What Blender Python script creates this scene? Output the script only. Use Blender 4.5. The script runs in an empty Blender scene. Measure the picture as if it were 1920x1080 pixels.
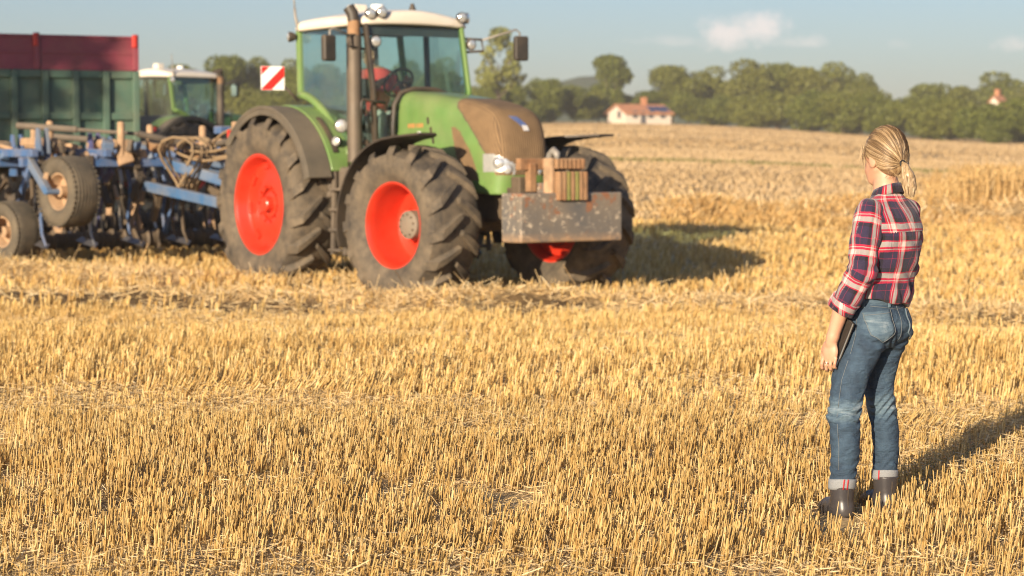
import bpy, bmesh, math, random
import numpy as np
from mathutils import Vector, Matrix, Euler
from mathutils.bvhtree import BVHTree

R = math.radians
random.seed(7)
rng = np.random.default_rng(11)
SC = bpy.context.scene
COL = SC.collection

# ------------------------------------------------------------------ camera
LENS_PX = 4000.0                       # focal length in pixels of a 1920 px wide frame
EYE = 1.58
cam_d = bpy.data.cameras.new('camera')
cam_d.sensor_width = 36.0
cam_d.lens = 36.0 * LENS_PX / 1920.0
cam_d.clip_start = 0.1
cam_d.clip_end = 5000
cam_d.dof.use_dof = True
cam_d.dof.focus_distance = 9.5
cam_d.dof.aperture_fstop = 3.5
cam = bpy.data.objects.new('camera', cam_d)
COL.objects.link(cam)
cam.location = (0, 0, EYE)
cam.rotation_euler = (R(90) - math.atan(250 / LENS_PX), 0, 0)
SC.camera = cam

# ------------------------------------------------------------------ sky and sun
SUN_EL = R(14.2)
SUN_DIR = Vector((-0.43, -0.90, 0)).normalized()          # horizontal direction towards the sun
SUN_AZ = math.atan2(SUN_DIR.x, SUN_DIR.y)
world = bpy.data.worlds.new('World')
SC.world = world
world.use_nodes = True
wn, wl = world.node_tree.nodes, world.node_tree.links
wn.clear()
w_out = wn.new('ShaderNodeOutputWorld')
w_bg = wn.new('ShaderNodeBackground')
w_sky = wn.new('ShaderNodeTexSky')
w_sky.sky_type = 'NISHITA'
w_sky.sun_disc = False
w_sky.sun_elevation = SUN_EL
w_sky.sun_rotation = SUN_AZ
w_sky.altitude = 100
w_sky.air_density = 1.0
w_sky.dust_density = 1.2
w_sky.ozone_density = 3.4
w_bg.inputs['Strength'].default_value = 0.080
# fair weather cumulus low over the horizon: noise in the sky's own directions
w_tc = wn.new('ShaderNodeTexCoord')
w_sep = wn.new('ShaderNodeSeparateXYZ'); wl.new(w_tc.outputs['Generated'], w_sep.inputs[0])
def wmath(op, a, b=None, c=None):
    n = wn.new('ShaderNodeMath'); n.operation = op
    for i, v in enumerate((a, b, c)):
        if v is None: continue
        if isinstance(v, (int, float)): n.inputs[i].default_value = v
        else: wl.new(v, n.inputs[i])
    return n.outputs[0]
w_noise = wn.new('ShaderNodeTexNoise'); w_noise.inputs['Scale'].default_value = 62; w_noise.inputs['Detail'].default_value = 7
w_noise.inputs['Roughness'].default_value = 0.62
w_map = wn.new('ShaderNodeMapping'); w_map.inputs['Scale'].default_value = (1, 1, 1.5)
wl.new(w_tc.outputs['Generated'], w_map.inputs[0]); wl.new(w_map.outputs[0], w_noise.inputs['Vector'])
def cloud(cx, cz, rx, rz, gain, up=0.75):
    ex = wmath('DIVIDE', wmath('SUBTRACT', wmath('DIVIDE', w_sep.outputs[0], wmath('MAXIMUM', w_sep.outputs[1], 0.05)), cx), rx)
    ez = wmath('DIVIDE', wmath('SUBTRACT', w_sep.outputs[2], cz), rz)
    ez = wmath('MAXIMUM', ez, wmath('MULTIPLY', ez, -1.7))       # flatter base
    r2 = wmath('ADD', wmath('MULTIPLY', ex, ex), wmath('MULTIPLY', ez, ez))
    body = wmath('SUBTRACT', 1.0, r2)
    m = wmath('ADD', wmath('MULTIPLY', body, 0.55), wmath('MULTIPLY', wmath('SUBTRACT', w_noise.outputs['Fac'], 0.5), 2.6))
    m = wmath('MULTIPLY', wmath('SMOOTH_MIN', wmath('MAXIMUM', m, 0.0), 0.7, 0.3), gain)
    n = wmath('MULTIPLY', m, wmath('GREATER_THAN', w_sep.outputs[1], 0.0))
    return wmath('MULTIPLY', n, wmath('LESS_THAN', r2, 4.0))
clouds = [cloud(0.108, 0.0550, 0.0255, 0.0130, 0.95), cloud(0.080, 0.0525, 0.03, 0.0035, 0.3), cloud(0.128, 0.0515, 0.02, 0.0045, 0.5),
          cloud(0.236, 0.050, 0.016, 0.006, 0.55), cloud(0.182, 0.0500, 0.008, 0.003, 0.25), cloud(-0.35, 0.06, 0.05, 0.02, 0.9),
          cloud(0.42, 0.07, 0.06, 0.02, 0.9), cloud(0.6, 0.09, 0.08, 0.03, 0.9), cloud(-0.6, 0.1, 0.09, 0.03, 0.9)]
tot = clouds[0]
for c in clouds[1:]: tot = wmath('MAXIMUM', tot, c)
w_mix = wn.new('ShaderNodeMix'); w_mix.data_type = 'RGBA'
w_tint = wn.new('ShaderNodeMix'); w_tint.data_type = 'RGBA'; w_tint.blend_type = 'MULTIPLY'; w_tint.inputs['Factor'].default_value = 1.0
wl.new(w_sky.outputs[0], w_tint.inputs['A']); w_tint.inputs['B'].default_value = (0.96, 0.93, 1.02, 1)      # one white balance for the whole sky
wl.new(tot, w_mix.inputs['Factor']); wl.new(w_tint.outputs['Result'], w_mix.inputs['A'])
w_mix.inputs['B'].default_value = (8.2, 7.1, 6.7, 1)
wl.new(w_mix.outputs['Result'], w_bg.inputs['Color'])
wl.new(w_bg.outputs[0], w_out.inputs[0])

sun_d = bpy.data.lights.new('sun', 'SUN')
sun_d.energy = 5.0
sun_d.angle = R(0.55)
sun_d.color = (1.0, 0.83, 0.61)
sun = bpy.data.objects.new('sun', sun_d)
COL.objects.link(sun)
sun.location = (-20, -40, 30)
to_sun = Vector((SUN_DIR.x * math.cos(SUN_EL), SUN_DIR.y * math.cos(SUN_EL), math.sin(SUN_EL)))
sun.rotation_euler = to_sun.to_track_quat('Z', 'Y').to_euler()

SC.view_settings.view_transform = 'Standard'
SC.view_settings.look = 'None'
SC.view_settings.exposure = 0.76
SC.view_settings.gamma = 1.0
SC.view_settings.use_curve_mapping = False
SC.cycles.use_denoising = True
SC.cycles.filter_width = 1.15
SC.cycles.max_bounces = 8
SC.cycles.transparent_max_bounces = 16
SC.cycles.volume_bounces = 0
SC.cycles.sample_clamp_indirect = 6.0
SC.cycles.caustics_reflective = False
SC.cycles.caustics_refractive = False

# ------------------------------------------------------------------ materials
def nodemat(name):
    m = bpy.data.materials.new(name); m.use_nodes = True
    nt = m.node_tree
    b = nt.nodes['Principled BSDF']
    return m, nt, b
class NT:
    """small node-writing helper"""
    def __init__(s, nt): s.nt = nt
    def new(s, t, **kw):
        n = s.nt.nodes.new(t)
        for k, v in kw.items(): setattr(n, k, v)
        return n
    def put(s, v, sock):
        if v is None: return
        if hasattr(v, 'is_output') or isinstance(v, bpy.types.NodeSocket): s.nt.links.new(v, sock)
        elif isinstance(v, (tuple, list)) and len(v) == 3 and sock.type == 'RGBA': sock.default_value = (*v, 1)
        else: sock.default_value = v
    def math(s, op, a, b=None, c=None, clamp=False):
        n = s.new('ShaderNodeMath', operation=op); n.use_clamp = clamp
        for i, v in enumerate((a, b, c)): s.put(v, n.inputs[i])
        return n.outputs[0]
    def mix(s, f, a, b, blend='MIX'):
        n = s.new('ShaderNodeMix', data_type='RGBA', blend_type=blend)
        s.put(f, n.inputs[0]); s.put(a, n.inputs[6]); s.put(b, n.inputs[7])
        return n.outputs[2]
    def noise(s, scale, detail=4, rough=0.55, vec=None, dist=0.0, out='Fac'):
        n = s.new('ShaderNodeTexNoise')
        n.inputs['Scale'].default_value = scale; n.inputs['Detail'].default_value = detail
        n.inputs['Roughness'].default_value = rough; n.inputs['Distortion'].default_value = dist
        if vec is not None: s.put(vec, n.inputs['Vector'])
        return n.outputs[out]
    def obj(s):
        return s.new('ShaderNodeTexCoord').outputs['Object']
    def ramp(s, f, stops):
        n = s.new('ShaderNodeValToRGB'); el = n.color_ramp.elements
        while len(el) < len(stops): el.new(0.5)
        for e, (p, c) in zip(el, stops):
            e.position = p; e.color = (*c, 1) if len(c) == 3 else c
        s.put(f, n.inputs[0]); return n.outputs[0]
    def mapr(s, v, a, b, c=0.0, d=1.0):
        n = s.new('ShaderNodeMapRange'); s.put(v, n.inputs[0])
        for i, q in enumerate((a, b, c, d)): n.inputs[i + 1].default_value = q
        return n.outputs[0]
    def bump(s, h, strength=0.3, dist=0.01):
        n = s.new('ShaderNodeBump'); n.inputs['Strength'].default_value = strength; n.inputs['Distance'].default_value = dist
        s.put(h, n.inputs['Height']); return n.outputs[0]
    def attr(s, name, out='Fac'):
        return s.new('ShaderNodeAttribute', attribute_name=name).outputs[out]
    def scale(s, v, sc):
        n = s.new('ShaderNodeMapping'); s.put(v, n.inputs[0]); n.inputs['Scale'].default_value = sc
        return n.outputs[0]

DUST = (0.30, 0.205, 0.115)
def mat(name, col, rough=0.5, metal=0.0, var=0.15, vscale=3.0, dust=0.0, dcol=DUST, dscale=2.2, bump=0.0, bscale=30, coat=0.0, up=0.5):
    m, nt, b = nodemat(name); n = NT(nt)
    co = n.obj()
    f = n.noise(vscale, 5, 0.6, co)
    c = n.mix(n.mapr(f, 0.3, 0.7), tuple(x * (1 - var) for x in col), tuple(min(1, x * (1 + var)) for x in col))
    r = rough
    if dust > 0:
        g = n.noise(dscale, 6, 0.65, co)
        geo = n.new('ShaderNodeNewGeometry')
        sp = n.new('ShaderNodeSeparateXYZ'); n.put(geo.outputs['Normal'], sp.inputs[0])
        upf = n.math('MULTIPLY', n.math('MAXIMUM', sp.outputs[2], 0.0), up)
        d = n.math('ADD', n.math('MULTIPLY', n.mapr(g, 0.28, 0.72), dust), n.math('MULTIPLY', upf, dust), clamp=True)
        c = n.mix(d, c, dcol)
        r = n.math('ADD', rough, n.math('MULTIPLY', d, max(0, 0.85 - rough)))
    n.put(c, b.inputs['Base Color']); n.put(r, b.inputs['Roughness'])
    b.inputs['Metallic'].default_value = metal
    if coat: b.inputs['Coat Weight'].default_value = coat; b.inputs['Coat Roughness'].default_value = 0.12
    if bump: n.put(n.bump(n.noise(bscale, 4, 0.6, co), bump, 0.01), b.inputs['Normal'])
    return m

M = {}
M['green'] = mat('green_paint', (0.115, 0.235, 0.055), 0.36, dust=0.36, dcol=(.27, .25, .13), coat=0.25)
M['green_dull'] = mat('dull_green_paint', (0.060, 0.138, 0.102), 0.5, dust=0.25, vscale=1.2)
M['red_paint'] = mat('dull_red_paint', (0.23, 0.032, 0.062), 0.45, dust=0.20)
M['red_bright'] = mat('bright_red_paint', (0.55, 0.03, 0.02), 0.4, dust=0.1)
M['rim_red'] = mat('red_rim_paint', (0.56, 0.028, 0.010), 0.30, var=0.12, dust=0.16, dcol=(0.36, 0.13, 0.07), coat=0.2, up=0.1)
M['cream'] = mat('cream_roof', (0.74, 0.68, 0.58), 0.4, var=0.05, dust=0.15, dcol=(0.6, 0.48, 0.33))
M['black'] = mat('black_plastic', (0.018, 0.018, 0.018), 0.5, dust=0.25)
M['dark'] = mat('dark_metal', (0.03, 0.028, 0.026), 0.6, dust=0.45)
M['dusty'] = mat('dusty_grey_plastic', (0.07, 0.06, 0.05), 0.65, dust=0.75, dcol=(0.20, 0.155, 0.11))
M['fender'] = mat('dusty_fender_rubber', (0.075, 0.065, 0.05), 0.65, dust=0.7, dcol=(0.18, 0.145, 0.10))
M['grey'] = mat('grey_metal', (0.28, 0.27, 0.25), 0.5, 0.2, dust=0.3)
M['hub'] = mat('grey_hub', (0.16, 0.145, 0.12), 0.6, dust=0.4)
M['steel'] = mat('polished_steel', (0.55, 0.53, 0.5), 0.28, 0.9, dust=0.2)
M['chrome'] = mat('lamp_chrome', (0.85, 0.85, 0.83), 0.12, 1.0, var=0.02)
M['blue'] = mat('blue_paint', (0.012, 0.105, 0.30), 0.45, dust=0.42, dcol=(0.36, 0.27, 0.16), up=1.1, dscale=3.5)
M['blue_light'] = mat('light_blue_paint', (0.028, 0.115, 0.27), 0.45, dust=0.5, dcol=(.30, .25, .17), up=0.7)
M['blue_violet'] = mat('violet_blue_paint', (0.03, 0.05, 0.20), 0.45, dust=0.42, dcol=(0.34, 0.26, 0.17), up=1.0)
M['tan'] = mat('dust_caked_metal', (0.42, 0.27, 0.16), 0.85, var=0.35, vscale=8, dust=0.4, bump=0.4)
M['hose'] = mat('dusty_hose', (0.26, 0.18, 0.10), 0.8, var=0.2)
M['exhaust'] = mat('exhaust_shield', (0.12, 0.10, 0.078), 0.55, 0.35, var=0.25, dust=0.45, dcol=(0.22, 0.165, 0.115), bump=0.2, bscale=60)
M['rust'] = mat('rusty_cast_iron', (0.24, 0.115, 0.052), 0.85, var=0.4, vscale=9, dust=0.7, dcol=(0.37, 0.245, 0.135), bump=0.5, bscale=40)
M['interior'] = mat('cab_interior_grey', (0.09, 0.095, 0.09), 0.7)
M['skin2'] = mat('skin_far', (0.50, 0.27, 0.17), 0.55, var=0.05)
M['red_shirt'] = mat('red_cotton', (0.72, 0.085, 0.075), 0.9, var=0.12, vscale=8)
M['trousers'] = mat('grey_cotton', (0.33, 0.33, 0.30), 0.9)
M['white_paint'] = mat('white_paint', (0.78, 0.78, 0.76), 0.5, var=0.05)
M['sign_red'] = mat('sign_red', (0.75, 0.02, 0.015), 0.4, var=0.03)
M['orange_decal'] = mat('faded_orange_decal', (0.42, 0.20, 0.07), 0.6, var=0.2, vscale=20)
M['emblem_blue'] = mat('emblem_blue', (0.06, 0.13, 0.34), 0.35, dust=0.25)
M['emblem_white'] = mat('emblem_white', (0.62, 0.62, 0.62), 0.35, dust=0.15)
M['green_cast'] = mat('worn_green_paint', (0.14, 0.20, 0.05), 0.7, var=0.3, vscale=9, dust=0.6, dcol=(0.36, 0.19, 0.08))

def grille_mat():
    m, nt, b = nodemat('dusty_radiator_grille'); n = NT(nt)
    co = n.obj(); sp = n.new('ShaderNodeSeparateXYZ'); n.put(co, sp.inputs[0])
    st = n.math('SINE', n.math('MULTIPLY', sp.outputs[1], 2 * math.pi / 0.032))
    st2 = n.math('SINE', n.math('MULTIPLY', n.math('ADD', sp.outputs[0], n.math('MULTIPLY', sp.outputs[2], 0.35)), 2 * math.pi / 0.032))
    geo = n.new('ShaderNodeNewGeometry'); sn = n.new('ShaderNodeSeparateXYZ')
    tn = n.new('ShaderNodeVectorTransform', vector_type='NORMAL', convert_from='WORLD', convert_to='OBJECT')
    n.put(geo.outputs['Normal'], tn.inputs[0]); n.put(tn.outputs[0], sn.inputs[0])
    side = n.mapr(n.math('ABSOLUTE', sn.outputs[1]), 0.55, 0.75)
    s = n.math('ADD', n.math('MULTIPLY', st, n.math('SUBTRACT', 1.0, side)), n.math('MULTIPLY', st2, side))
    f = n.math('ADD', n.math('MULTIPLY', s, 0.40), n.noise(5, 5, 0.6, co))
    c = n.ramp(f, [(0.15, (0.10, 0.062, 0.032)), (0.5, (0.20, 0.125, 0.062)), (0.9, (0.29, 0.185, 0.09))])
    n.put(c, b.inputs['Base Color']); b.inputs['Roughness'].default_value = 0.85
    n.put(n.bump(s, 0.5, 0.008), b.inputs['Normal'])
    return m
M['grille'] = grille_mat()

def rubber_mat(name, a, bcol, lines=0):
    m, nt, b = nodemat(name); n = NT(nt); co = n.obj()
    f = n.noise(4.0, 7, 0.68, co)
    c = n.ramp(f, [(0.30, a), (0.62, bcol), (0.8, tuple(x * 1.25 for x in bcol))])
    n.put(c, b.inputs['Base Color']); b.inputs['Roughness'].default_value = 0.82
    h = n.noise(40, 4, 0.6, co)
    n.put(n.bump(h, 0.35, 0.012), b.inputs['Normal'])
    return m
M['rubber'] = rubber_mat('dusty_tyre_rubber', (0.035, 0.031, 0.027), (0.155, 0.120, 0.080))
M['rubber2'] = rubber_mat('dusty_implement_tyre', (0.06, 0.052, 0.04), (0.135, 0.108, 0.072))

def worn_block_mat():
    m, nt, b = nodemat('scratched_grey_ballast'); n = NT(nt); co = n.obj()
    f = n.noise(3.2, 9, 0.66, n.scale(co, (1, 1, 1.0)), 0.6)
    g = n.noise(13, 10, 0.74, n.scale(co, (1, .7, 1.0)), .5)
    c = n.mix(n.mapr(n.noise(1.7, 4, .6, co), .35, .65), (0.115, 0.11, 0.105), (0.20, 0.165, 0.125))
    c = n.mix(n.mapr(f, 0.55, 0.60), c, (0.25, 0.115, 0.06))
    c = n.mix(n.mapr(g, 0.55, 0.61), c, (0.48, 0.40, 0.30))
    sp = n.new('ShaderNodeSeparateXYZ'); n.put(co, sp.inputs[0])
    low = n.math('MULTIPLY', n.mapr(sp.outputs[2], -0.17, -0.26), n.mapr(g, 0.3, 0.6), clamp=True)
    c = n.mix(low, c, (0.36, 0.23, 0.13))
    n.put(c, b.inputs['Base Color']); b.inputs['Roughness'].default_value = 0.6
    n.put(n.bump(f, 0.3, 0.01), b.inputs['Normal'])
    return m
M['ballast'] = worn_block_mat()

def glass_mat(name, tint, refl=0.6):
    m, nt, b = nodemat(name); n = NT(nt)
    nt.nodes.remove(b)
    out = nt.nodes['Material Output']
    tr = n.new('ShaderNodeBsdfTransparent'); tr.inputs[0].default_value = (*tint, 1)
    gl = n.new('ShaderNodeBsdfGlossy'); gl.inputs['Roughness'].default_value = 0.04; gl.inputs[0].default_value = (0.9, 0.95, 0.95, 1)
    df = n.new('ShaderNodeBsdfDiffuse'); df.inputs[0].default_value = (0.38, 0.36, 0.3, 1)
    fr = n.new('ShaderNodeFresnel'); fr.inputs[0].default_value = 1.5
    mx = n.new('ShaderNodeMixShader'); n.put(n.math('MULTIPLY', fr.outputs[0], refl, clamp=True), mx.inputs[0])
    n.put(tr.outputs[0], mx.inputs[1]); n.put(gl.outputs[0], mx.inputs[2])
    m2 = n.new('ShaderNodeMixShader')                     # a film of field dust on the pane
    n.put(n.mapr(n.noise(3.0, 5, .6, n.obj()), .35, .75, .01, .05), m2.inputs[0])
    n.put(mx.outputs[0], m2.inputs[1]); n.put(df.outputs[0], m2.inputs[2])
    n.put(m2.outputs[0], out.inputs[0])
    return m
M['glass'] = glass_mat('tinted_cab_glass', (0.86, 0.955, 0.945), 0.5)
M['lens'] = mat('clear_lens', (0.75, 0.75, 0.72), 0.15, 0.6, var=0.1, vscale=30)

# ------------------------------------------------------------------ object helpers
def link(o, parent=None):
    COL.objects.link(o)
    if parent is not None: o.parent = parent
    return o
def tag(o, label=None, cat=None, group=None, kind=None):
    if label: o['label'] = label
    if cat: o['category'] = cat
    if group: o['group'] = group
    if kind: o['kind'] = kind
    return o
def empty(name, loc=(0, 0, 0), rz=0.0, parent=None):
    o = bpy.data.objects.new(name, None); o.empty_display_size = 0.2
    o.location = loc; o.rotation_euler = (0, 0, rz)
    return link(o, parent)
def copy_tree(o, parent=None, skip=()):
    c = o.copy(); COL.objects.link(c); c.parent = parent
    for ch in list(o.children):
        if ch.name.split('.')[0] in skip: continue
        copy_tree(ch, c, skip)
    return c

class MB:
    """collects shapes, links them as one mesh object"""
    def __init__(s): s.v = []; s.f = []
    def add(s, verts, faces):
        o = len(s.v); s.v.extend([tuple(p) for p in verts]); s.f.extend([tuple(i + o for i in f) for f in faces]); return s
    def box(s, c, size, rot=None):
        hx, hy, hz = [q / 2 for q in size]
        vs = [Vector((x, y, z)) for x in (-hx, hx) for y in (-hy, hy) for z in (-hz, hz)]
        if rot is not None:
            mt = Euler(rot).to_matrix(); vs = [mt @ v for v in vs]
        vs = [v + Vector(c) for v in vs]
        return s.add(vs, [(0, 1, 3, 2), (4, 6, 7, 5), (0, 4, 5, 1), (2, 3, 7, 6), (0, 2, 6, 4), (1, 5, 7, 3)])
    def bar(s, a, b, w, h, up=(0, 0, 1)):
        """rectangular bar from a to b, w across, h along up"""
        a, b = Vector(a), Vector(b); d = (b - a).normalized()
        u = Vector(up)
        if abs(d.dot(u)) > 0.98: u = Vector((1, 0, 0))
        x = d.cross(u).normalized(); y = x.cross(d).normalized()
        q = [(-1, -1), (1, -1), (1, 1), (-1, 1)]
        vs = [p + x * (i * w / 2) + y * (j * h / 2) for p in (a, b) for i, j in q]
        return s.add(vs, [(3, 2, 1, 0), (4, 5, 6, 7), (0, 1, 5, 4), (1, 2, 6, 5), (2, 3, 7, 6), (3, 0, 4, 7)])
    def tube(s, path, r, n=8, cap=True):
        P = [Vector(p) for p in path]; rs = r if isinstance(r, (list, tuple)) else [r] * len(P)
        prev = None; vs = []
        for i, p in enumerate(P):
            t = (P[min(i + 1, len(P) - 1)] - P[max(i - 1, 0)]).normalized()
            if prev is None:
                a = Vector((0, 0, 1)) if abs(t.z) < 0.9 else Vector((1, 0, 0))
                x = t.cross(a).normalized()
            else:
                x = (prev - t * prev.dot(t)).normalized()
            y = t.cross(x); prev = x
            for k in range(n):
                an = 2 * math.pi * k / n
                vs.append(p + (x * math.cos(an) + y * math.sin(an)) * rs[i])
        fs = []
        for i in range(len(P) - 1):
            for k in range(n):
                a, b = i * n + k, i * n + (k + 1) % n
                fs.append((a, b, b + n, a + n))
        if cap:
            fs.append(tuple(reversed(range(n)))); fs.append(tuple(range((len(P) - 1) * n, len(P) * n)))
        return s.add(vs, fs)
    def lathe(s, prof, n=32, axis='y', c=(0, 0, 0), closed=False):
        """prof: (r, h) along the axis"""
        vs = []
        for (r, h) in prof:
            for k in range(n):
                a = 2 * math.pi * k / n
                u, v = r * math.cos(a), r * math.sin(a)
                p = {'y': (u, h, v), 'x': (h, u, v), 'z': (u, v, h)}[axis]
                vs.append((p[0] + c[0], p[1] + c[1], p[2] + c[2]))
        fs = []; m = len(prof)
        for i in range(m if closed else m - 1):
            j = (i + 1) % m
            for k in range(n):
                k2 = (k + 1) % n
                fs.append((i * n + k, i * n + k2, j * n + k2, j * n + k))
        return s.add(vs, fs)
    def sphere(s, c, r, n=12, m=8, sc=(1, 1, 1)):
        prof = [(max(1e-4, r * math.sin(math.pi * i / m)), -r * math.cos(math.pi * i / m)) for i in range(m + 1)]
        t = MB().lathe(prof, n, 'z')
        return s.add([(v[0] * sc[0] + c[0], v[1] * sc[1] + c[1], v[2] * sc[2] + c[2]) for v in t.v], t.f)
    def grid(s, pts):
        """pts[i][j] -> sheet"""
        n, m = len(pts), len(pts[0])
        return s.add([p for row in pts for p in row], [(i * m + j, i * m + j + 1, (i + 1) * m + j + 1, (i + 1) * m + j) for i in range(n - 1) for j in range(m - 1)])
    def build(s, name, m, parent=None, smooth=False, bevel=0.0, solid=0.0, angle=35, seg=2):
        me = bpy.data.meshes.new(name); me.from_pydata(s.v, [], s.f); me.update()
        bm = bmesh.new(); bm.from_mesh(me); bmesh.ops.recalc_face_normals(bm, faces=bm.faces); bm.to_mesh(me); bm.free()
        return finish(name, me, m, parent, smooth, bevel, solid, angle, seg)
def finish(name, me, m, parent=None, smooth=False, bevel=0.0, solid=0.0, angle=35, seg=2):
    me.materials.append(M[m] if isinstance(m, str) else m)
    if smooth: me.polygons.foreach_set('use_smooth', [True] * len(me.polygons))
    o = bpy.data.objects.new(name, me); link(o, parent)
    if solid: q = o.modifiers.new('thickness', 'SOLIDIFY'); q.thickness = solid; q.offset = 0
    if bevel: q = o.modifiers.new('bevel', 'BEVEL'); q.width = bevel; q.segments = seg; q.limit_method = 'ANGLE'; q.angle_limit = R(angle)
    if smooth == 'auto':
        try: me.set_sharp_from_angle(angle=R(angle))
        except Exception: pass
    return o

def np_mesh(name, V, Q, m, parent=None, smooth=False, attrs=None, tri=False):
    """numpy mesh: V (n,3), Q (m,4) or (m,3) faces; attrs {name: per-vertex float or (n,3) vector}"""
    me = bpy.data.meshes.new(name); k = Q.shape[1]
    me.vertices.add(len(V)); me.vertices.foreach_set('co', np.ascontiguousarray(V, dtype=np.float32).ravel())
    me.loops.add(Q.size); me.loops.foreach_set('vertex_index', np.ascontiguousarray(Q, dtype=np.int32).ravel())
    me.polygons.add(len(Q))
    me.polygons.foreach_set('loop_start', np.arange(0, Q.size, k, dtype=np.int32))
    me.polygons.foreach_set('loop_total', np.full(len(Q), k, dtype=np.int32))
    if smooth: me.polygons.foreach_set('use_smooth', np.ones(len(Q), dtype=bool))
    me.update(calc_edges=True)
    for nm, a in (attrs or {}).items():
        a = np.asarray(a, dtype=np.float32)
        if a.ndim == 1: at = me.attributes.new(nm, 'FLOAT', 'POINT'); at.data.foreach_set('value', a)
        else: at = me.attributes.new(nm, 'FLOAT_VECTOR', 'POINT'); at.data.foreach_set('vector', a.ravel())
    me.materials.append(M[m] if isinstance(m, str) else m)
    o = bpy.data.objects.new(name, me)
    return link(o, parent)

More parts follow.
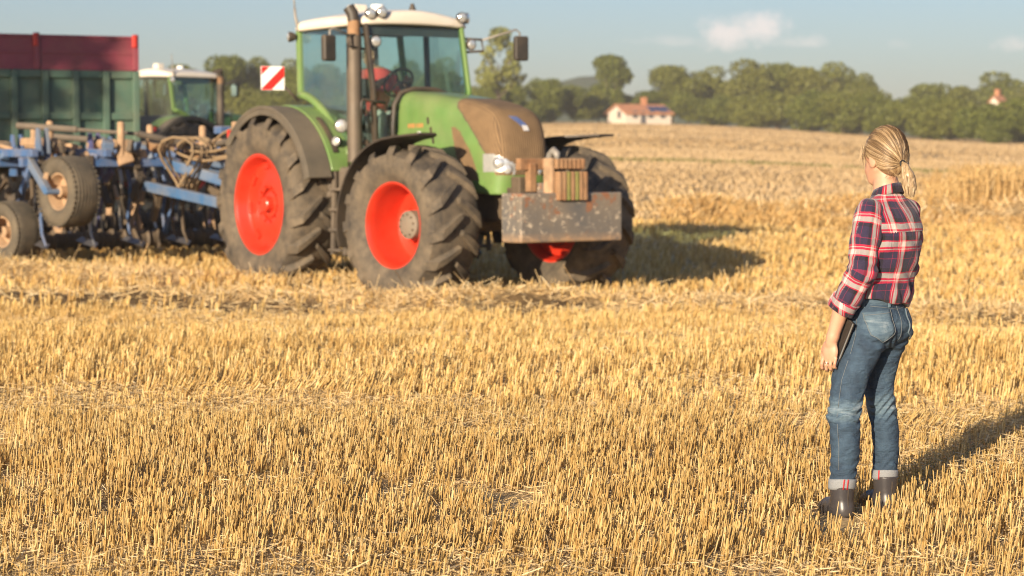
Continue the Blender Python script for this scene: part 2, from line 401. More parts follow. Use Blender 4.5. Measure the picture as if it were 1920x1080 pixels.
# ------------------------------------------------------------------ signed distance modelling (bodies, clothes, bonnet)
class Field:
    def __init__(s, xs, ys, zs):
        s.xs, s.ys, s.zs = [np.asarray(a, dtype=np.float32) for a in (xs, ys, zs)]
        s.d = np.full((len(s.xs), len(s.ys), len(s.zs)), 1.0, dtype=np.float32)
    @staticmethod
    def uni(lo, hi, h): return Field(*[np.arange(lo[i], hi[i] + h, h) for i in range(3)])
    def sub(s, lo, hi, pad):
        sl = []
        for a, l, h in zip((s.xs, s.ys, s.zs), lo, hi):
            i, j = np.searchsorted(a, l - pad), np.searchsorted(a, h + pad)
            sl.append(slice(i, max(j, i)))
        return tuple(sl)
    def pts(s, sl):
        return np.meshgrid(s.xs[sl[0]], s.ys[sl[1]], s.zs[sl[2]], indexing='ij')
    def merge(s, sl, d, k):
        a = s.d[sl]
        if k > 0:
            h = np.clip(0.5 + 0.5 * (a - d) / k, 0, 1)
            s.d[sl] = a * (1 - h) + d * h - k * h * (1 - h)
        else: s.d[sl] = np.minimum(a, d)
    def cone(s, a, b, r1, r2, k=0.02, sc=(1, 1, 1)):
        """capsule from a to b with radius r1..r2; sc stretches it"""
        a, b, sc = np.array(a, float), np.array(b, float), np.array(sc, float)
        rm = max(r1, r2) * max(sc)
        sl = s.sub(np.minimum(a, b) - rm, np.maximum(a, b) + rm, 0.03 + k)
        X, Y, Z = s.pts(sl)
        if X.size == 0: return s
        ax, bx = a / sc, b / sc; ba = bx - ax; L = max(ba @ ba, 1e-9)
        px, py, pz = X / sc[0] - ax[0], Y / sc[1] - ax[1], Z / sc[2] - ax[2]
        t = np.clip((px * ba[0] + py * ba[1] + pz * ba[2]) / L, 0, 1)
        d = np.sqrt((px - t * ba[0]) ** 2 + (py - t * ba[1]) ** 2 + (pz - t * ba[2]) ** 2) - (r1 + (r2 - r1) * t)
        s.merge(sl, (d * min(sc)).astype(np.float32), k); return s
    def chain(s, pts, rs, k=0.015, **kw):
        for i in range(len(pts) - 1): s.cone(pts[i], pts[i + 1], rs[i], rs[i + 1], k, **kw)
        return s
    def ell(s, c, r, k=0.02, rot=None):
        c, r = np.array(c, float), np.array(r, float); rm = r.max()
        sl = s.sub(c - rm, c + rm, 0.03 + k); X, Y, Z = s.pts(sl)
        if X.size == 0: return s
        P = np.stack([X - c[0], Y - c[1], Z - c[2]], -1)
        if rot is not None:
            mt = np.array(Euler(rot).to_matrix()); P = P @ mt
        q = np.sqrt((P[..., 0] / r[0]) ** 2 + (P[..., 1] / r[1]) ** 2 + (P[..., 2] / r[2]) ** 2)
        q2 = np.sqrt((P[..., 0] / r[0] ** 2) ** 2 + (P[..., 1] / r[1] ** 2) ** 2 + (P[..., 2] / r[2] ** 2) ** 2)
        d = q * (q - 1) / np.maximum(q2, 1e-6)
        s.merge(sl, d.astype(np.float32), k); return s
    def zloft(s, sec, k=0.02, p=2.2, extra=None):
        """sec rows: z, cx, cy, rx, ry ; smooth in z, closed at both ends"""
        sec = np.array(sorted(sec), float); z0, z1 = sec[0, 0], sec[-1, 0]
        lo = (np.min(sec[:, 1] - sec[:, 3]), np.min(sec[:, 2] - sec[:, 4]), z0)
        hi = (np.max(sec[:, 1] + sec[:, 3]), np.max(sec[:, 2] + sec[:, 4]), z1)
        sl = s.sub(lo, hi, 0.035 + k); X, Y, Z = s.pts(sl)
        if X.size == 0: return s
        z = s.zs[sl[2]]; zc = np.clip(z, z0, z1)
        cols = [smooth_interp(zc, sec[:, 0], sec[:, j]) for j in range(1, 5)]
        cx, cy, rx, ry = [c[None, None, :] for c in cols]
        q = (np.abs((X - cx) / rx) ** p + np.abs((Y - cy) / ry) ** p) ** (1 / p)
        d = (q - 1) * np.minimum(rx, ry)
        if extra is not None: d = d + extra(X, Y, Z)
        e = np.maximum(z0 - Z, Z - z1)
        d = np.where(e > -0.012, np.maximum(d, e), d)
        s.merge(sl, d.astype(np.float32), k); return s
    def cut(s, d): s.d = np.maximum(s.d, d.astype(np.float32)); return s
    def net(s):
        d = s.d; inside = d < 0
        nx, ny, nz = d.shape
        c = np.zeros((nx - 1, ny - 1, nz - 1), dtype=np.int8)
        for i in (0, 1):
            for j in (0, 1):
                for k in (0, 1): c += inside[i:nx - 1 + i, j:ny - 1 + j, k:nz - 1 + k]
        act = (c > 0) & (c < 8)
        I, J, K = np.nonzero(act); n = len(I)
        idx = np.full(act.shape, -1, dtype=np.int32); idx[I, J, K] = np.arange(n)
        acc = np.zeros((n, 3)); cnt = np.zeros(n)
        G = (s.xs, s.ys, s.zs)
        for ax in range(3):
            for u in (0, 1):
                for v in (0, 1):
                    o = [0, 0, 0]; oo = [q for q in range(3) if q != ax]; o[oo[0]] = u; o[oo[1]] = v
                    e = list(o); e[ax] = 1
                    a = d[I + o[0], J + o[1], K + o[2]]; b = d[I + e[0], J + e[1], K + e[2]]
                    cr = (a < 0) != (b < 0)
                    t = np.where(cr, a / np.where(cr, a - b, 1), 0)
                    p = np.zeros((n, 3)); ind = (I, J, K)
                    for q in range(3):
                        if q == ax:
                            g0 = G[q][ind[q]]; g1 = G[q][ind[q] + 1]; p[:, q] = g0 + t * (g1 - g0)
                        else: p[:, q] = G[q][ind[q] + o[q]]
                    acc += p * cr[:, None]; cnt += cr
        V = acc / cnt[:, None]
        Q = []
        for ax in range(3):
            sh = [slice(1, -1)] * 3
            a = d; lo = [slice(1, nx - 1), slice(1, ny - 1), slice(1, nz - 1)]; hi = list(lo)
            full = (nx, ny, nz)
            lo[ax] = slice(0, full[ax] - 1); hi[ax] = slice(1, full[ax])
            A, B = inside[tuple(lo)], inside[tuple(hi)]
            ii = np.array(np.nonzero(A != B)).T
            if len(ii) == 0: continue
            off = np.ones(3, int); off[ax] = 0
            base = ii + off
            flip = A[tuple(ii.T)]
            oo = [q for q in range(3) if q != ax]
            e1 = np.zeros(3, int); e1[oo[0]] = 1; e2 = np.zeros(3, int); e2[oo[1]] = 1
            g = lambda p: idx[p[:, 0], p[:, 1], p[:, 2]]
            q4 = np.stack([g(base - e1 - e2), g(base - e2), g(base), g(base - e1)], 1)
            if ax == 1: flip = ~flip
            q4[~flip] = q4[~flip][:, ::-1]
            Q.append(q4)
        Q = np.concatenate(Q); Q = Q[(Q >= 0).all(1)]
        return V, Q
def smooth_interp(x, xp, fp):
    """monotone-ish cubic (Catmull-Rom tangents) through samples"""
    xp = np.asarray(xp, float); fp = np.asarray(fp, float)
    m = np.gradient(fp, xp) if len(xp) > 2 else np.full(len(xp), (fp[-1] - fp[0]) / max(xp[-1] - xp[0], 1e-9))
    i = np.clip(np.searchsorted(xp, x) - 1, 0, len(xp) - 2)
    h = xp[i + 1] - xp[i]; t = (x - xp[i]) / h
    return ((2 * t ** 3 - 3 * t ** 2 + 1) * fp[i] + (t ** 3 - 2 * t ** 2 + t) * h * m[i] + (-2 * t ** 3 + 3 * t ** 2) * fp[i + 1] + (t ** 3 - t ** 2) * h * m[i + 1])
def relax(V, Q, it=2, f=0.5):
    n = len(V)
    for _ in range(it):
        acc = np.zeros_like(V); c = np.zeros(n)
        for k in range(4):
            a, b = Q[:, k], Q[:, (k + 1) % 4]
            np.add.at(acc, a, V[b]); np.add.at(c, a, 1); np.add.at(acc, b, V[a]); np.add.at(c, b, 1)
        V = V * (1 - f) + f * acc / np.maximum(c, 1)[:, None]
    return V
def split_mesh(V, Q, mask):
    """the faces in mask, reindexed"""
    q = Q[mask]; u, inv = np.unique(q, return_inverse=True)
    return V[u], inv.reshape(q.shape), u

# ------------------------------------------------------------------ land: height, noise
def vnoise(x, y, seed=0):
    x = np.asarray(x, float); y = np.asarray(y, float)
    xi = np.floor(x).astype(np.int64); yi = np.floor(y).astype(np.int64); fx = x - xi; fy = y - yi
    def h(a, b):
        n = (a * 374761393 + b * 668265263 + seed * 974634777) & 0xffffffff
        n = ((n ^ (n >> 13)) * 1274126177) & 0xffffffff
        return ((n ^ (n >> 16)) & 0xffff) / 65535.0
    fx = fx * fx * (3 - 2 * fx); fy = fy * fy * (3 - 2 * fy)
    return (h(xi, yi) * (1 - fx) + h(xi + 1, yi) * fx) * (1 - fy) + (h(xi, yi + 1) * (1 - fx) + h(xi + 1, yi + 1) * fx) * fy
def fbm(x, y, seed=0, o=4):
    s = 0; a = 0.5
    for i in range(o): s = s + a * vnoise(x * 2 ** i, y * 2 ** i, seed + i * 17); a *= 0.5
    return s / (1 - 0.5 ** o)
def sstep(a, b, x):
    t = np.clip((np.asarray(x, float) - a) / (b - a), 0, 1); return t * t * (3 - 2 * t)
def swath_line(x): return 24.0 - 0.32 * x + 0.5 * np.sin(x * 0.55 + 1.0)
def swath(x, y):
    """the windrow of loose straw that runs past the front of the tractor"""
    x = np.asarray(x, float); y = np.asarray(y, float)
    d = (y - swath_line(x)) / 0.95
    lump = 0.15 + 1.0 * fbm(x * 0.8, y * 0.8, 5, 3) ** 1.5
    d2 = (y - swath_line(x) - 3.2) / 1.2
    left = sstep(0.0, -3.5, x)
    right = sstep(1.0, 2.2, x)
    d3 = (y - 45.5 + 0.22 * (x - 5) + np.sin(x * .4)) / 1.5
    return np.exp(-d3 * d3) * lump * 0.5 * sstep(2, 4, x) + np.exp(-d * d) * lump * (0.20 + 0.22 * right) + left * np.exp(-d2 * d2) * lump * 0.28
def churn(x, y):
    """where wheels and tines have turned up brown soil beside the windrow"""
    d = (y - swath_line(x) - 0.4) / 2.2
    return np.clip(np.exp(-d * d) * sstep(.46, .60, fbm(x * .75, y * 1.0, 77, 4)) * 1.1, 0, 1)
def ground_z(x, y, fine=True):
    x = np.asarray(x, float); y = np.asarray(y, float)
    t = np.clip(y - 27, -6, 400); t = np.where(t < 6, (t + 6) ** 2 / 24, t)
    z = 0.0205 * t * (1 - 0.46 * sstep(15, 95, x * 380 / np.maximum(y, 60)) )
    z = z - 0.20 * sstep(15, 24, y) * (1 - sstep(31, 52, y))
    wd = np.exp(-(((x - 1.58) ** 2 + (y - 9.5) ** 2) / .55 ** 2) ** 2)
    if fine:
        near = 1 - sstep(50, 120, y)
        z = z + near * ((fbm(x * 0.45, y * 0.45, 1, 3) - 0.5) * 0.09 + (fbm(x * 3, y * 3, 2, 3) - 0.5) * 0.045)
        z = z + swath(x, y)
        z = z * (1 - wd) - 0.032 * wd                      # trodden hollow where the woman stands
    return z

def field_mat():
    m, nt, b = nodemat('stubble_field_soil'); n = NT(nt)
    co = n.obj(); sp = n.new('ShaderNodeSeparateXYZ'); n.put(co, sp.inputs[0])
    st = n.scale(co, (0.35, 1.0, 1.0))
    soil = n.mix(n.noise(7, 6, .65, co), (0.27, 0.18, 0.085), (0.50, 0.34, 0.165))
    chaff = n.mix(n.noise(38, 6, .7, n.scale(co, (1, .45, 1)), .4), (0.40, 0.26, 0.105), (0.74, 0.55, 0.29))
    near = n.mix(n.mapr(n.noise(1.3, 7, .72, co), .30, .50), soil, chaff)
    # beyond the standing stalks one can resolve, the field is straw from edge to edge, combed into bands
    band = n.noise(0.05, 5, .55, n.scale(co, (0.12, 1.0, 1)))
    far = n.ramp(band, [(0.30, (0.48, 0.32, 0.165)), (0.46, (0.55, 0.39, 0.215)), (0.58, (0.46, 0.305, 0.15)), (0.72, (0.58, 0.425, 0.25))])
    far = n.mix(n.mapr(n.noise(0.9, 6, .7, n.scale(co, (.5, 1, 1))), .3, .7, 0, .45), far, (0.40, 0.25, 0.10))
    weed = n.math('MULTIPLY', n.mapr(n.noise(0.06, 5, .6, n.scale(co, (.2, 1.6, 1)), 0.3), .60, .70), 0.45)
    weed = n.math('MULTIPLY', weed, n.mapr(sp.outputs[1], 90, 140))
    far = n.mix(weed, far, (0.32, 0.30, 0.12))
    near = n.mix(n.attr('churn'), near, n.mix(n.noise(5, 5, .6, co), (0.10, 0.065, 0.032), (0.26, 0.165, 0.075)))
    c = n.mix(n.mapr(sp.outputs[1], 34, 75), near, far)
    n.put(c, b.inputs['Base Color']); b.inputs['Roughness'].default_value = 0.95
    b.inputs['Specular IOR Level'].default_value = 0.1
    n.put(n.bump(n.noise(30, 6, .7, co), 0.8, 0.03), b.inputs['Normal'])
    return m
M['field'] = field_mat()

ys = np.concatenate([np.arange(-12, 5, 1.0), np.arange(5, 36, 0.13), np.geomspace(36, 1400, 150)])
us = np.concatenate([-np.geomspace(1.0, 0.34, 26)[:-1], np.linspace(-0.34, 0.34, 170), np.geomspace(0.34, 1.0, 26)[1:]])
wid = np.maximum(8 + ys * 0.9, 10)
GX = us[None, :] * wid[:, None]; GY = np.repeat(ys[:, None], len(us), 1)
GZ = ground_z(GX, GY)
nv, nu = GX.shape
ii, jj = np.meshgrid(np.arange(nv - 1), np.arange(nu - 1), indexing='ij')
Qg = np.stack([ii * nu + jj, ii * nu + jj + 1, (ii + 1) * nu + jj + 1, (ii + 1) * nu + jj], -1).reshape(-1, 4)
field = np_mesh('field', np.stack([GX, GY, GZ], -1).reshape(-1, 3), Qg, 'field', smooth=True, attrs={'churn': churn(GX, GY).ravel()})
tag(field, 'harvested wheat field of golden stubble and pale straw', kind='structure')

# ------------------------------------------------------------------ straw
def straw_mat(name, lo, mid, hi, trans=0.25):
    m, nt, b = nodemat(name); n = NT(nt)
    f = n.attr('rnd'); h = n.attr('along')
    c = n.ramp(f, [(0.0, lo), (0.5, mid), (1.0, hi)])
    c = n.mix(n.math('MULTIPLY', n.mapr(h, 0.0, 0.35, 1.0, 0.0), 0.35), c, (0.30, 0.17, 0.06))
    n.put(c, b.inputs['Base Color']); b.inputs['Roughness'].default_value = 0.55
    b.inputs['Specular IOR Level'].default_value = 0.35
    tl = n.new('ShaderNodeBsdfTranslucent'); n.put(c, tl.inputs[0])
    mx = n.new('ShaderNodeMixShader'); mx.inputs[0].default_value = trans
    n.put(b.outputs[0], mx.inputs[1]); n.put(tl.outputs[0], mx.inputs[2])
    n.put(mx.outputs[0], nt.nodes['Material Output'].inputs[0])
    return m
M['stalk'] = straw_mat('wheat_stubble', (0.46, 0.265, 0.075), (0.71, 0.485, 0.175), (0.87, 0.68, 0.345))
M['straw'] = straw_mat('loose_straw', (0.52, 0.335, 0.145), (0.78, 0.57, 0.285), (0.90, 0.75, 0.47))
M['far_straw'] = straw_mat('weathered_stubble', (0.35, 0.22, 0.10), (0.52, 0.365, 0.185), (0.65, 0.485, 0.285))
M['wheat'] = straw_mat('ripe_wheat', (0.50, 0.295, 0.10), (0.66, 0.43, 0.17), (0.78, 0.57, 0.27))

def prisms(base, tip, r0, r1, sides, rnd, cap=True, drop=0):
    """tapered prisms from base to tip points; returns V,Q,attrs"""
    n = len(base); ax = tip - base; L = np.linalg.norm(ax, axis=1, keepdims=True); ax = ax / np.maximum(L, 1e-6)
    ref = np.where(np.abs(ax[:, 2:3]) > 0.8, np.array([[1., 0, 0]]), np.array([[0, 0, 1.]]))
    u = np.cross(ax, ref); u /= np.linalg.norm(u, axis=1, keepdims=True); v = np.cross(ax, u)
    ph = rng.random(n) * 2 * math.pi
    rings = []
    for P, r in ((base, r0), (tip, r1)):
        for k in range(sides):
            a = ph + 2 * math.pi * k / sides
            rings.append(P + (u * np.cos(a)[:, None] + v * np.sin(a)[:, None]) * np.asarray(r)[:, None])
    V = np.stack(rings, 1)                                   # n, 2*sides, 3
    m = 2 * sides; o = (np.arange(n) * m)[:, None]
    Q = [np.stack([np.full(n, k), np.full(n, (k + 1) % sides), np.full(n, (k + 1) % sides + sides), np.full(n, k + sides)], 1) + o for k in range(sides - drop)]
    if cap and sides == 4: Q.append(np.tile(np.array([[4, 5, 6, 7]]), (n, 1)) + o)
    al = np.tile(np.array([0.] * sides + [1.] * sides), n)
    return V.reshape(-1, 3), np.concatenate(Q), {'rnd': np.repeat(rnd, m), 'along': al}

TYRES = []      # (x, y, radius) discs to keep clear of straw: filled below from the vehicles' wheel spots
def scatter(y0, y1, dens, wa=0.30, wb=0.9):
    area = wa * (y1 ** 2 - y0 ** 2) + 2 * wb * (y1 - y0)
    n = int(area * dens)
    y = np.sqrt(rng.random(n) * (y1 ** 2 - y0 ** 2) + y0 ** 2)
    x = (rng.random(n) * 2 - 1) * (wa * y + wb)
    return x, y
def rows(x, y, pitch=0.135, jit=0.022):
    """pull the plants into drill rows"""
    a = R(11); s = -x * math.sin(a) + y * math.cos(a); t = x * math.cos(a) + y * math.sin(a)
    s = (np.round(s / pitch) + rng.normal(0, jit / pitch, len(s))) * pitch
    return t * math.cos(a) - s * math.sin(a), t * math.sin(a) + s * math.cos(a)
def litter_amount(x, y):
    """0 clean stubble .. 1 trodden and covered in chaff"""
    w = fbm(x * 0.34 + 3, y * 0.55, 21, 3) * 0.62 + fbm(x * 1.1, y * 1.0, 31, 3) * 0.46
    track = np.exp(-((y - 11.9 - 0.10 * x + 0.25 * np.sin(x * 0.9)) / 0.34) ** 2) * 0.18 + np.exp(-((y - 14.2 - 0.09 * x) / 0.3) ** 2) * 0.12
    t2 = np.exp(-((y - 9.1 - 0.15 * x) / 0.25) ** 2) * 0.12
    return np.clip(sstep(0.49, 0.74, w) * 0.66 + track + t2, 0, 1)
FEET = [(1.464 - .154 * k - .02, 9.415 - .988 * k, .115) for k in (0, .1, .2, .3, .4, .5, .6)] + [(1.66, 9.60, .10), (1.64, 9.45, .08)]
def keep_clear(x, y):
    k = np.ones(len(x), bool)
    for (a, b, r) in FEET: k &= ((x - a) ** 2 + (y - b) ** 2 > r * r) | (rng.random(len(x)) < .05)
    for (a, b, r) in TYRES: k &= (x - a) ** 2 + (y - b) ** 2 > r * r
    return k
def stubble(y0, y1, dens, r, sides, hmul=1.0, drop=0):
    x, y = scatter(y0, y1, dens / 4); x, y = rows(x, y)
    tl = np.repeat(rng.normal(0, .020, len(x)), 4); tr = np.repeat(rng.normal(0, .16, len(x)), 4)      # plants stand in tillers of four
    x = np.repeat(x, 4) + rng.normal(0, .013, 4 * len(x)); y = np.repeat(y, 4) + rng.normal(0, .013, len(x))
    lit = litter_amount(x, y); sw = swath(x, y)
    keep = (rng.random(len(x)) > lit * 0.46) & (rng.random(len(x)) > sstep(0.05, 0.16, sw) * 0.93) & keep_clear(x, y)
    # bare gaps
    keep &= (fbm(x * 1.7, y * 1.7, 41, 2) > 0.25) & (rng.random(len(x)) > churn(x, y) * .9)
    x, y, lit, tl, tr = x[keep], y[keep], lit[keep], tl[keep], tr[keep]; n = len(x)
    h = (0.118 + tl + 0.022 * rng.normal(size=n) + 0.06 * (fbm(x * 0.4, y * 0.5, 51, 2) - 0.5)) * hmul
    h = np.clip(h * (1 - 0.32 * lit), 0.035, 0.25)
    lx = 0.10 + 0.20 * (fbm(x * 0.5, y * 0.5, 61, 2) - 0.5) + rng.normal(0, 0.10, n)
    ly = rng.normal(0, 0.10, n)
    lodged = np.exp(-((y - 14.0) / 0.35) ** 2 - ((x + 1.7) / 0.75) ** 2) + 0.8 * np.exp(-((y - 12.2) / 0.25) ** 2 - ((x - 2.3) / 0.8) ** 2)
    lx = lx + 1.1 * np.clip(lodged, 0, 1); h = h * (1 + 0.5 * lodged)
    wild = rng.random(n) < 0.06 + 0.25 * lit
    lx = np.where(wild, rng.normal(0, 0.7, n), lx); ly = np.where(wild, rng.normal(0, 0.7, n), ly)
    b = np.stack([x, y, ground_z(x, y) - 0.01], 1)
    d = np.stack([lx, ly, np.ones(n)], 1); d /= np.linalg.norm(d, axis=1, keepdims=True)
    rr = r * (0.75 + 0.6 * rng.random(n))
    rnd = np.clip(rng.normal(0.5, 0.19, n) + tr + 0.25 * (fbm(x * 0.7, y * 0.9, 71, 3) - 0.5), 0, 1)
    return prisms(b, b + d * h[:, None], rr, rr * 0.92, sides, rnd, True, drop)
def loose(y0, y1, dens, r, lmean, lift=0.03, flat=0.22, only_swath=False):
    x, y = scatter(y0, y1, dens)
    lit = litter_amount(x, y); sw = swath(x, y)
    p = (0.34 + 0.7 * lit) if not only_swath else sstep(0.03, 0.14, sw)
    keep = (rng.random(len(x)) < p * (1 - .8 * churn(x, y))) & keep_clear(x, y); x, y, lit, sw = x[keep], y[keep], lit[keep], sw[keep]; n = len(x)
    a = rng.random(n) * 2 * math.pi; L = np.clip(rng.lognormal(math.log(lmean), 0.45, n), 0.03, 0.5)
    e = rng.normal(0, flat, n) + (0.35 * rng.random(n) if only_swath else 0)
    d = np.stack([np.cos(a) * np.cos(e), np.sin(a) * np.cos(e), np.sin(e)], 1)
    c = np.stack([x, y, ground_z(x, y) + 0.008 + rng.random(n) ** 2 * (lift + 0.075 * lit) + np.abs(np.sin(e)) * L * 0.4], 1)
    rr = r * (0.6 + 0.7 * rng.random(n))
    rnd = np.clip(rng.normal(0.55, 0.25, n), 0, 1)
    return prisms(c - d * L[:, None] / 2, c + d * L[:, None] / 2, rr, rr * 0.8, 3, rnd, True, 1)
def join(parts):
    V, Q, A, o = [], [], {'rnd': [], 'along': []}, 0
    for v, q, a in parts:
        V.append(v); Q.append(q + o); o += len(v)
        for k in A: A[k].append(a[k])
    return np.concatenate(V), np.concatenate(Q), {k: np.concatenate(a) for k, a in A.items()}

def build_straw():
    parts = [stubble(6.0, 13.0, 1200, 0.0026, 3, .92), stubble(13.0, 23.0, 780, 0.0035, 3, 1.0, 1), stubble(23.0, 42.0, 200, 0.0070, 3, 1.05, 1)]
    x, y = scatter(42, 125, 14)
    n = len(x); b = np.stack([x, y, ground_z(x, y) - 0.02], 1)
    d = np.stack([rng.normal(0.1, .25, n), rng.normal(0, .25, n), np.ones(n)], 1) * (0.07 + 0.07 * rng.random(n))[:, None]
    mid_part = prisms(b, b + d, np.full(n, .037), np.full(n, .021), 3, np.clip(.72 + .7 * (fbm(x * .05, y * .16, 91, 3) - .5) + rng.normal(0, .16, n), 0, 1), True, 1)
    x, y = scatter(120, 372, 1.8, .26, 3)
    n = len(x); b = np.stack([x, y, ground_z(x, y) - 0.05], 1)
    d = np.stack([rng.normal(0.1, .3, n), rng.normal(0, .3, n), np.ones(n)], 1) * (0.08 + 0.08 * rng.random(n))[:, None]
    band = fbm(x * .012, y * .07, 91, 3)
    far_part = (prisms(b, b + d, np.full(n, .155), np.full(n, .085), 3, np.clip(.62 + .9 * (band - .5) + rng.normal(0, .10, n), 0, 1), True, 1))
    V, Q, A = join(parts)
    V2, Q2, A2 = join([far_part, mid_part])
    tag(np_mesh('distant_stubble', V2, Q2, 'far_straw', attrs=A2), 'pale bands of cut stubble on the rising far field', 'stubble', kind='stuff')
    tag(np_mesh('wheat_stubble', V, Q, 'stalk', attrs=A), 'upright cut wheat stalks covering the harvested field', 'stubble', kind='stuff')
    parts = [loose(6.0, 14.0, 2200, 0.0020, 0.045), loose(14.0, 24.0, 680, 0.0032, 0.068), loose(24, 46, 120, 0.006, 0.11),
             loose(19.5, 32.0, 420, 0.0046, 0.125, 0.06, 0.5, True), loose(40, 52, 70, 0.010, 0.25, 0.06, 0.5, True)]
    V, Q, A = join(parts)
    tag(np_mesh('loose_straw', V, Q, 'straw', attrs=A), 'pale loose straw and chaff strewn over the stubble', 'straw', kind='stuff')
    # a weedy green strip across the far field
    n = 2600
    y = 92 + rng.normal(0, 1.3, n); x = 2 + rng.random(n) ** 1.3 * 26; keep = fbm(x * .35, y * .5, 15, 3) > .45; x, y = x[keep], y[keep]; n = len(x)
    b = np.stack([x, y, ground_z(x, y) - .02], 1); t = b + np.stack([rng.normal(0, .06, n), rng.normal(0, .06, n), .09 + .08 * rng.random(n)], 1)
    V, Q, A = prisms(b, t, np.full(n, .05), np.full(n, .02), 3, np.clip(rng.normal(.6, .25, n), 0, 1))
    tag(np_mesh('field_weeds', V, Q, 'weed', attrs=A), 'faint green strip of weeds across the distant stubble', 'weeds', kind='stuff')
    # a stand of ripe wheat not cut yet, to the right behind the woman
    n = 13000
    y = 45 + rng.random(n) * 20; x0 = .193 * y + 1.2 * (fbm(y * .5, y * 0, 3, 2) - .5); x = x0 + rng.random(n) ** 0.8 * (y * .3 + 4 - x0)
    b = np.stack([x, y, ground_z(x, y) - .02], 1); h = (0.58 + 0.10 * rng.normal(size=n) + .16 * fbm(x * .4, y * .4, 8, 2)) * (.35 + .65 * sstep(0, 1.6, x - x0 + .6 * (fbm(x * 1.2, y * .8, 9, 2) - .5)))
    d = np.stack([rng.normal(0.03, .10, n), rng.normal(0, .10, n), np.ones(n)], 1); t = b + d * h[:, None]
    rnd = np.clip(rng.normal(.5, .25, n), 0, 1)
    p1 = prisms(b, t, np.full(n, .012), np.full(n, .009), 3, rnd, True, 1)
    ear = t + np.stack([rng.normal(0.02, .04, n), rng.normal(0, .04, n), 0.07 + .03 * rng.random(n)], 1)
    p2 = prisms(t, ear, np.full(n, .020), np.full(n, .010), 3, np.clip(rnd + .15, 0, 1))
    # flattened, half-cut wheat running on to the left of the stand
    n = 6000; x = 3 + rng.random(n) * 8; y = 44.5 - .1 * x + rng.normal(0, 1.6, n) + .8 * np.sin(x * .8); k = fbm(x * .7, y * .7, 19, 3) > .40; x, y = x[k], y[k]; n = len(x)
    b = np.stack([x, y, ground_z(x, y) - .02], 1); h = (.08 + .16 * fbm(x * .9, y * .9, 23, 2)) * (.6 + .8 * rng.random(n))
    p3 = prisms(b, b + np.stack([rng.normal(.3, .5, n), rng.normal(0, .5, n), np.ones(n)], 1) * h[:, None], np.full(n, .016), np.full(n, .010), 3, np.clip(rng.normal(.4, .25, n), 0, 1), True, 1)
    V, Q, A = join([p1, p2, p3])
    tag(np_mesh('standing_wheat', V, Q, 'wheat', attrs=A), 'strip of uncut ripe wheat at the right edge of the field', 'wheat', kind='stuff')

# ------------------------------------------------------------------ trees
def leaf_mat(name, lo, mid, hi):
    m, nt, b = nodemat(name); n = NT(nt)
    f = n.attr('rnd')
    oi = n.new('ShaderNodeObjectInfo')
    c = n.ramp(f, [(0.0, lo), (0.5, mid), (1.0, hi)])
    c = n.mix(n.math('MULTIPLY', oi.outputs['Random'], 0.5), c, (0.21, 0.20, 0.030))
    n.put(c, b.inputs['Base Color']); b.inputs['Roughness'].default_value = 0.6
    tl = n.new('ShaderNodeBsdfTranslucent'); n.put(c, tl.inputs[0])
    mx = n.new('ShaderNodeMixShader'); mx.inputs[0].default_value = 0.3
    n.put(b.outputs[0], mx.inputs[1]); n.put(tl.outputs[0], mx.inputs[2])
    n.put(mx.outputs[0], nt.nodes['Material Output'].inputs[0])
    return m
M['leaf'] = leaf_mat('summer_foliage', (0.072, 0.090, 0.009), (0.130, 0.154, 0.016), (0.19, 0.208, 0.026))
M['leaf_pale'] = leaf_mat('pale_foliage', (0.12, 0.135, 0.026), (0.21, 0.23, 0.05), (0.29, 0.30, 0.08))
M['weed'] = leaf_mat('dry_weeds', (.22, .20, .07), (.32, .29, .11), (.42, .36, .15))
M['bark'] = mat('bark', (0.09, 0.065, 0.045), 0.9, var=0.35, vscale=5, bump=0.6)
M['hill'] = mat('wooded_hill', (0.05, 0.075, 0.025), 0.9, var=0.5, vscale=0.05)

def crown_mesh(name, lobes, leaves, size, seed, m='leaf', gaps=0.0):
    """unit-height tree crown: leaf-clump faces spread through overlapping lobes; lobes rows: cx,cy,cz,rx,ry,rz"""
    g = np.random.default_rng(seed); lobes = np.array(lobes, float)
    vol = lobes[:, 3] * lobes[:, 4] * lobes[:, 5]; pick = g.choice(len(lobes), leaves, p=vol / vol.sum())
    d = g.normal(size=(leaves, 3)); d /= np.linalg.norm(d, axis=1, keepdims=True)
    rad = np.clip(1.0 - np.abs(g.normal(0, 0.16, leaves)), 0.25, 1.05)[:, None]
    rad = rad * (1 + 0.12 * np.sin(d[:, :1] * 9 + pick[:, None] * 2.1) * np.sin(d[:, 2:] * 8 + pick[:, None]))
    P = lobes[pick, :3] + d * rad * lobes[pick, 3:]
    if gaps:
        q = fbm(P[:, 0] * 7 + 9, P[:, 2] * 7 + P[:, 1] * 3, seed, 3); P = P[q > gaps]; d = d[q > gaps]
    n = len(P)
    nrm = d * 0.8 + g.normal(size=(n, 3)) * 0.8; nrm /= np.linalg.norm(nrm, axis=1, keepdims=True)
    u = np.cross(nrm, g.normal(size=(n, 3))); u /= np.linalg.norm(u, axis=1, keepdims=True); v = np.cross(nrm, u)
    s = size * (0.6 + 0.8 * g.random(n))[:, None]
    V = np.stack([P - u * s - v * s * .4, P + u * s * .3 - v * s, P + u * s + v * s * .4, P - u * s * .3 + v * s], 1).reshape(-1, 3)
    Q = np.arange(4 * n).reshape(n, 4)
    rnd = np.repeat(np.clip(g.normal(0.5, 0.22, n) + 0.5 * (fbm(P[:, 0] * 5, P[:, 2] * 5, seed, 2) - .5), 0, 1), 4)
    return V, Q, rnd
